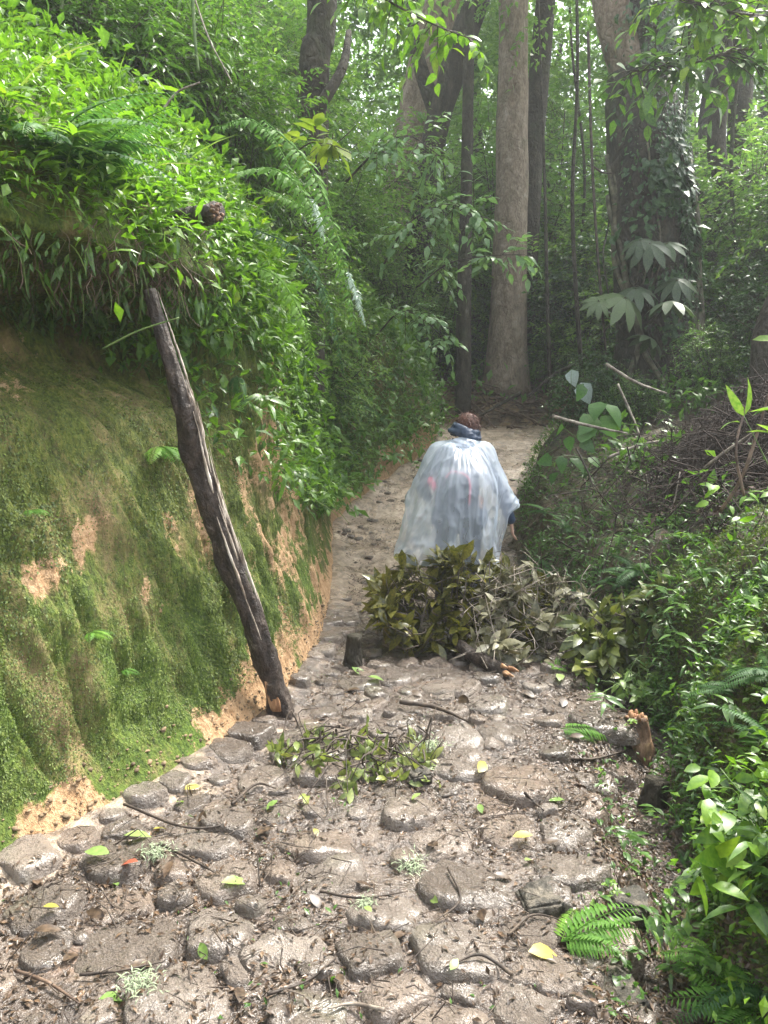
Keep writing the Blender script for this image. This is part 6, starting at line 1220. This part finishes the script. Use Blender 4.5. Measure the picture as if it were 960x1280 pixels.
# thin stems and lianas
def liana(uv, Y, rad, mat, label, group=None, n=24):
    stick('liana', [at(u, v, Y) for u, v in uv], [rad, rad, rad * .8], mat, label, 'vine', group, 6, n, .05)
liana([(735, 40), (740, 200), (748, 330), (760, 470)], 9.9, .018, 'twig', 'dark hanging liana left of the vine covered tree')
liana([(738, 205), (752, 215), (768, 217)], 9.9, .012, 'twig', 'short dark twig crossing to the vine covered tree', None, 14)
liana([(240, -20), (243, 40), (248, 90)], 5.6, .012, 'stem_green', 'straight green cane over the thicket at the top left')
liana([(78, -20), (76, 40), (72, 90)], 5.4, .014, 'stem_green', 'right one of two green canes at the top left corner', 'green canes at the top left corner'); liana([(60, -20), (62, 30), (58, 80)], 5.5, .01, 'stem_green', 'left one of two green canes at the top left corner', 'green canes at the top left corner')
liana([(244, 0), (262, 50), (290, 103)], 4.6, .005, 'twig_pale', 'thin yellow stem slanting over the left thicket')
liana([(205, 135), (222, 115), (250, 103)], 4.4, .006, 'twig_pale', 'dry bent stalk over the ferns of the left bank')
liana([(128, 436), (172, 414), (224, 397)], 3.32, .004, 'stem_green', 'thin green stalk lying across the top of the leaning log')

# ------------------------------------------------------------------ words that tell the shrubs and far trees apart
LM = [(60, 'the green canes at the top left'), (250, 'the cut log end'), (392, 'the crooked dark trunk'), (525, 'the dark leaning trunk'), (580, 'the thin black trunk'), (638, 'the pale trunk'), (815, 'the vine covered tree'), (890, 'the twisted grey trunk'), (955, 'the mossy snag at the right edge')]
bpy.context.view_layer.update()
L2D = [(258, 268, 'the cut log end'), (193, 388, 'the top of the log'), (20, 150, 'the far left herb patch'), (60, 220, 'the left lip of the bank'), (90, 380, 'the dark bank hollow'), (75, 60, 'the green canes'), (380, 250, 'the hanging fern'), (410, 190, 'the small yellow spray'), (292, 470, 'the bluish fern'), (575, 600, 'the walker'), (545, 565, 'the bend of the path'), (860, 640, 'the rusty fern'), (862, 700, 'the pale seedling'), (799, 920, 'the chopped stump'), (920, 1040, 'the bright creeper'), (800, 1245, 'the puddle'), (930, 650, 'the small pale shrub'), (735, 550, 'the heart leaved sapling'), (780, 800, 'the yellow green bough'), (160, 200, 'the sunlit bank top')]
for o in list(COL.objects):
    g = o.get('group', '')
    if o.parent or not (g.startswith('sunlit herbs') or g.startswith('herbs') or g.startswith('ferns')): continue
    u, v = pix(np.array(o.matrix_world.translation))[0]; q = min(L2D, key=lambda q: (q[0] - u) ** 2 + (q[1] - v) ** 2); dx, dy = u - q[0], v - q[1]
    far = 'close ' if math.hypot(dx, dy) < 45 else ''; w_ = ('right of' if dx > 0 else 'left of') if abs(dx) > 1.6 * abs(dy) else ('below' if dy > 0 else 'above') if abs(dy) > 1.6 * abs(dx) else ('below ' if dy > 0 else 'above ') + ('right of' if dx > 0 else 'left of')
    sz = 'big' if o.scale.x > 1.05 else 'small' if o.scale.x < .65 else 'medium'; mt = next(c.data.materials[0].name for c in o.children if c.name.startswith(('leaf', 'frond')))
    cw = {'leaf_bright': 'bright green', 'leaf_mid': 'mid green', 'fern': 'bright green', 'fern_dark': 'dark green'}[mt]; kd = 'fern' if 'fern' in o.name else 'narrow leaved herb' if 'narrow' in o.name else 'broad leaved herb'
    o['label'] = f'{sz} {cw} {kd} {w_} {q[2]}'
LEAFW = {'leaf_mid': 'mid green', 'leaf_far': 'light green', 'leaf_dark': 'dark green'}
seen = {}
for o in list(COL.objects):
    g = o.get('group', ''); 
    if o.parent or not ('shrubs' in g or 'background trees' in g or 'slim sapling' in g): continue
    P_ = np.array(o.matrix_world.translation) + np.array([0, 0, 1.2]); u = float(pix(P_)[0, 0]); near = min(LM, key=lambda q: abs(q[0] - u)); side_ = 'behind' if abs(near[0] - u) < 22 else ('just ' if abs(near[0] - u) < 60 else '') + ('left of' if u < near[0] else 'right of')
    if u < -30: side_, near = 'at', (0, 'the left edge of the forest')
    if u > 990: side_, near = 'at', (0, 'the right edge of the forest')
    ch = list(o.children); lm = next((LEAFW.get(c.data.materials[0].name) for c in ch if c.name.startswith('crown')), None)
    h = max((c.dimensions.z for c in ch), default=1) ; size = 'tall' if h > 3.2 * (4 if 'trees' in g else 1) else 'low' if h < 2.1 else 'middling'
    dist = 'nearest' if P_[1] < 10 else 'distant' if P_[1] > 17 else ''
    dist = {'nearest': 'close', 'distant': 'distant'}.get(dist, '')
    kind = 'misty tree' if 'background' in g else 'slim dark sapling' if 'sapling' in g else f'{size} {lm} shrub'
    dist = '' if 'shrub' in kind and dist == 'close' else dist; lab = ' '.join(f'{dist} {kind} {side_} {near[1]}'.split()); o['label'] = lab

PLM = [(160, 1082, 'the red leaf'), (165, 1192, 'the biggest left cobble'), (440, 985, 'the small leafy spray'), (355, 890, 'the foot of the leaning log'), (522, 958, 'the dark stone block'), (799, 920, 'the chopped stump'), (592, 1112, 'the mossy middle cobble'), (715, 1097, 'the flat cobble by the gutter'), (441, 815, 'the wood stub'), (632, 846, 'the broken bough end'), (700, 1185, 'the bright fern'), (500, 1250, 'the bottom edge of the path'), (652, 985, 'the grey humped cobble')]
for o in list(COL.objects):
    g = o.get('group', '')
    if o.parent or not (g.startswith('brown dead leaves') or g.startswith('small fresh leaves')): continue
    u, v = pix(np.array(o.matrix_world.translation))[0]; q = min(PLM, key=lambda q: (q[0] - u) ** 2 + (q[1] - v) ** 2); dx, dy = u - q[0], v - q[1]
    w_ = ('right of' if dx > 0 else 'left of') if abs(dx) > abs(dy) else ('below' if dy > 0 else 'above'); mt = o.data.materials[0].name
    o['label'] = {'deadleaf': 'curled brown dead leaf', 'yellowleaf': 'little yellow fallen leaf', 'greenleaf': 'little green fallen leaf'}[mt] + f' {w_} {q[2]} on the path'
same = {}
for o in list(COL.objects):
    if not o.parent and o.get('label'): same.setdefault(o['label'], []).append(o)
for lab, os_ in same.items():
    if 1 < len(os_) <= 6 and 'one of two' not in lab:
        os_.sort(key=lambda o: pix(np.array(o.matrix_world.translation))[0, 0])
        for o, w_ in zip(os_, {2: ['leftmost', 'rightmost'], 3: ['leftmost', 'middle one', 'rightmost'], 4: ['leftmost', 'second from left', 'third from left', 'rightmost'], 5: ['leftmost', 'second from left', 'middle one', 'second from right', 'rightmost'], 6: ['leftmost', 'second from left', 'third from left', 'third from right', 'second from right', 'rightmost']}[len(os_)]): o['label'] = f'{lab}, {w_}' if len(lab.split()) < 14 else f'{w_} ' + lab.replace('medium ', '').replace('big ', '')

# ------------------------------------------------------------------ air
if HAZE:
    bm = bmesh.new(); bmesh.ops.create_cube(bm, size=1); me = bpy.data.meshes.new('haze'); bm.to_mesh(me); bm.free()
    hz = obj('haze', me, None, (0, 80, 22), (0, 0, 0), (310, 250, 48)); tag(hz, kind='stuff')
    m = bpy.data.materials.new('haze'); m.use_nodes = True; t = m.node_tree; t.nodes.clear(); out = t.nodes.new('ShaderNodeOutputMaterial'); v = t.nodes.new('ShaderNodeVolumePrincipled')
    v.inputs['Density'].default_value = HAZE; v.inputs['Color'].default_value = (.92, .97, .97, 1); v.inputs['Anisotropy'].default_value = .3; t.links.new(v.outputs[0], out.inputs['Volume']); me.materials.append(m)
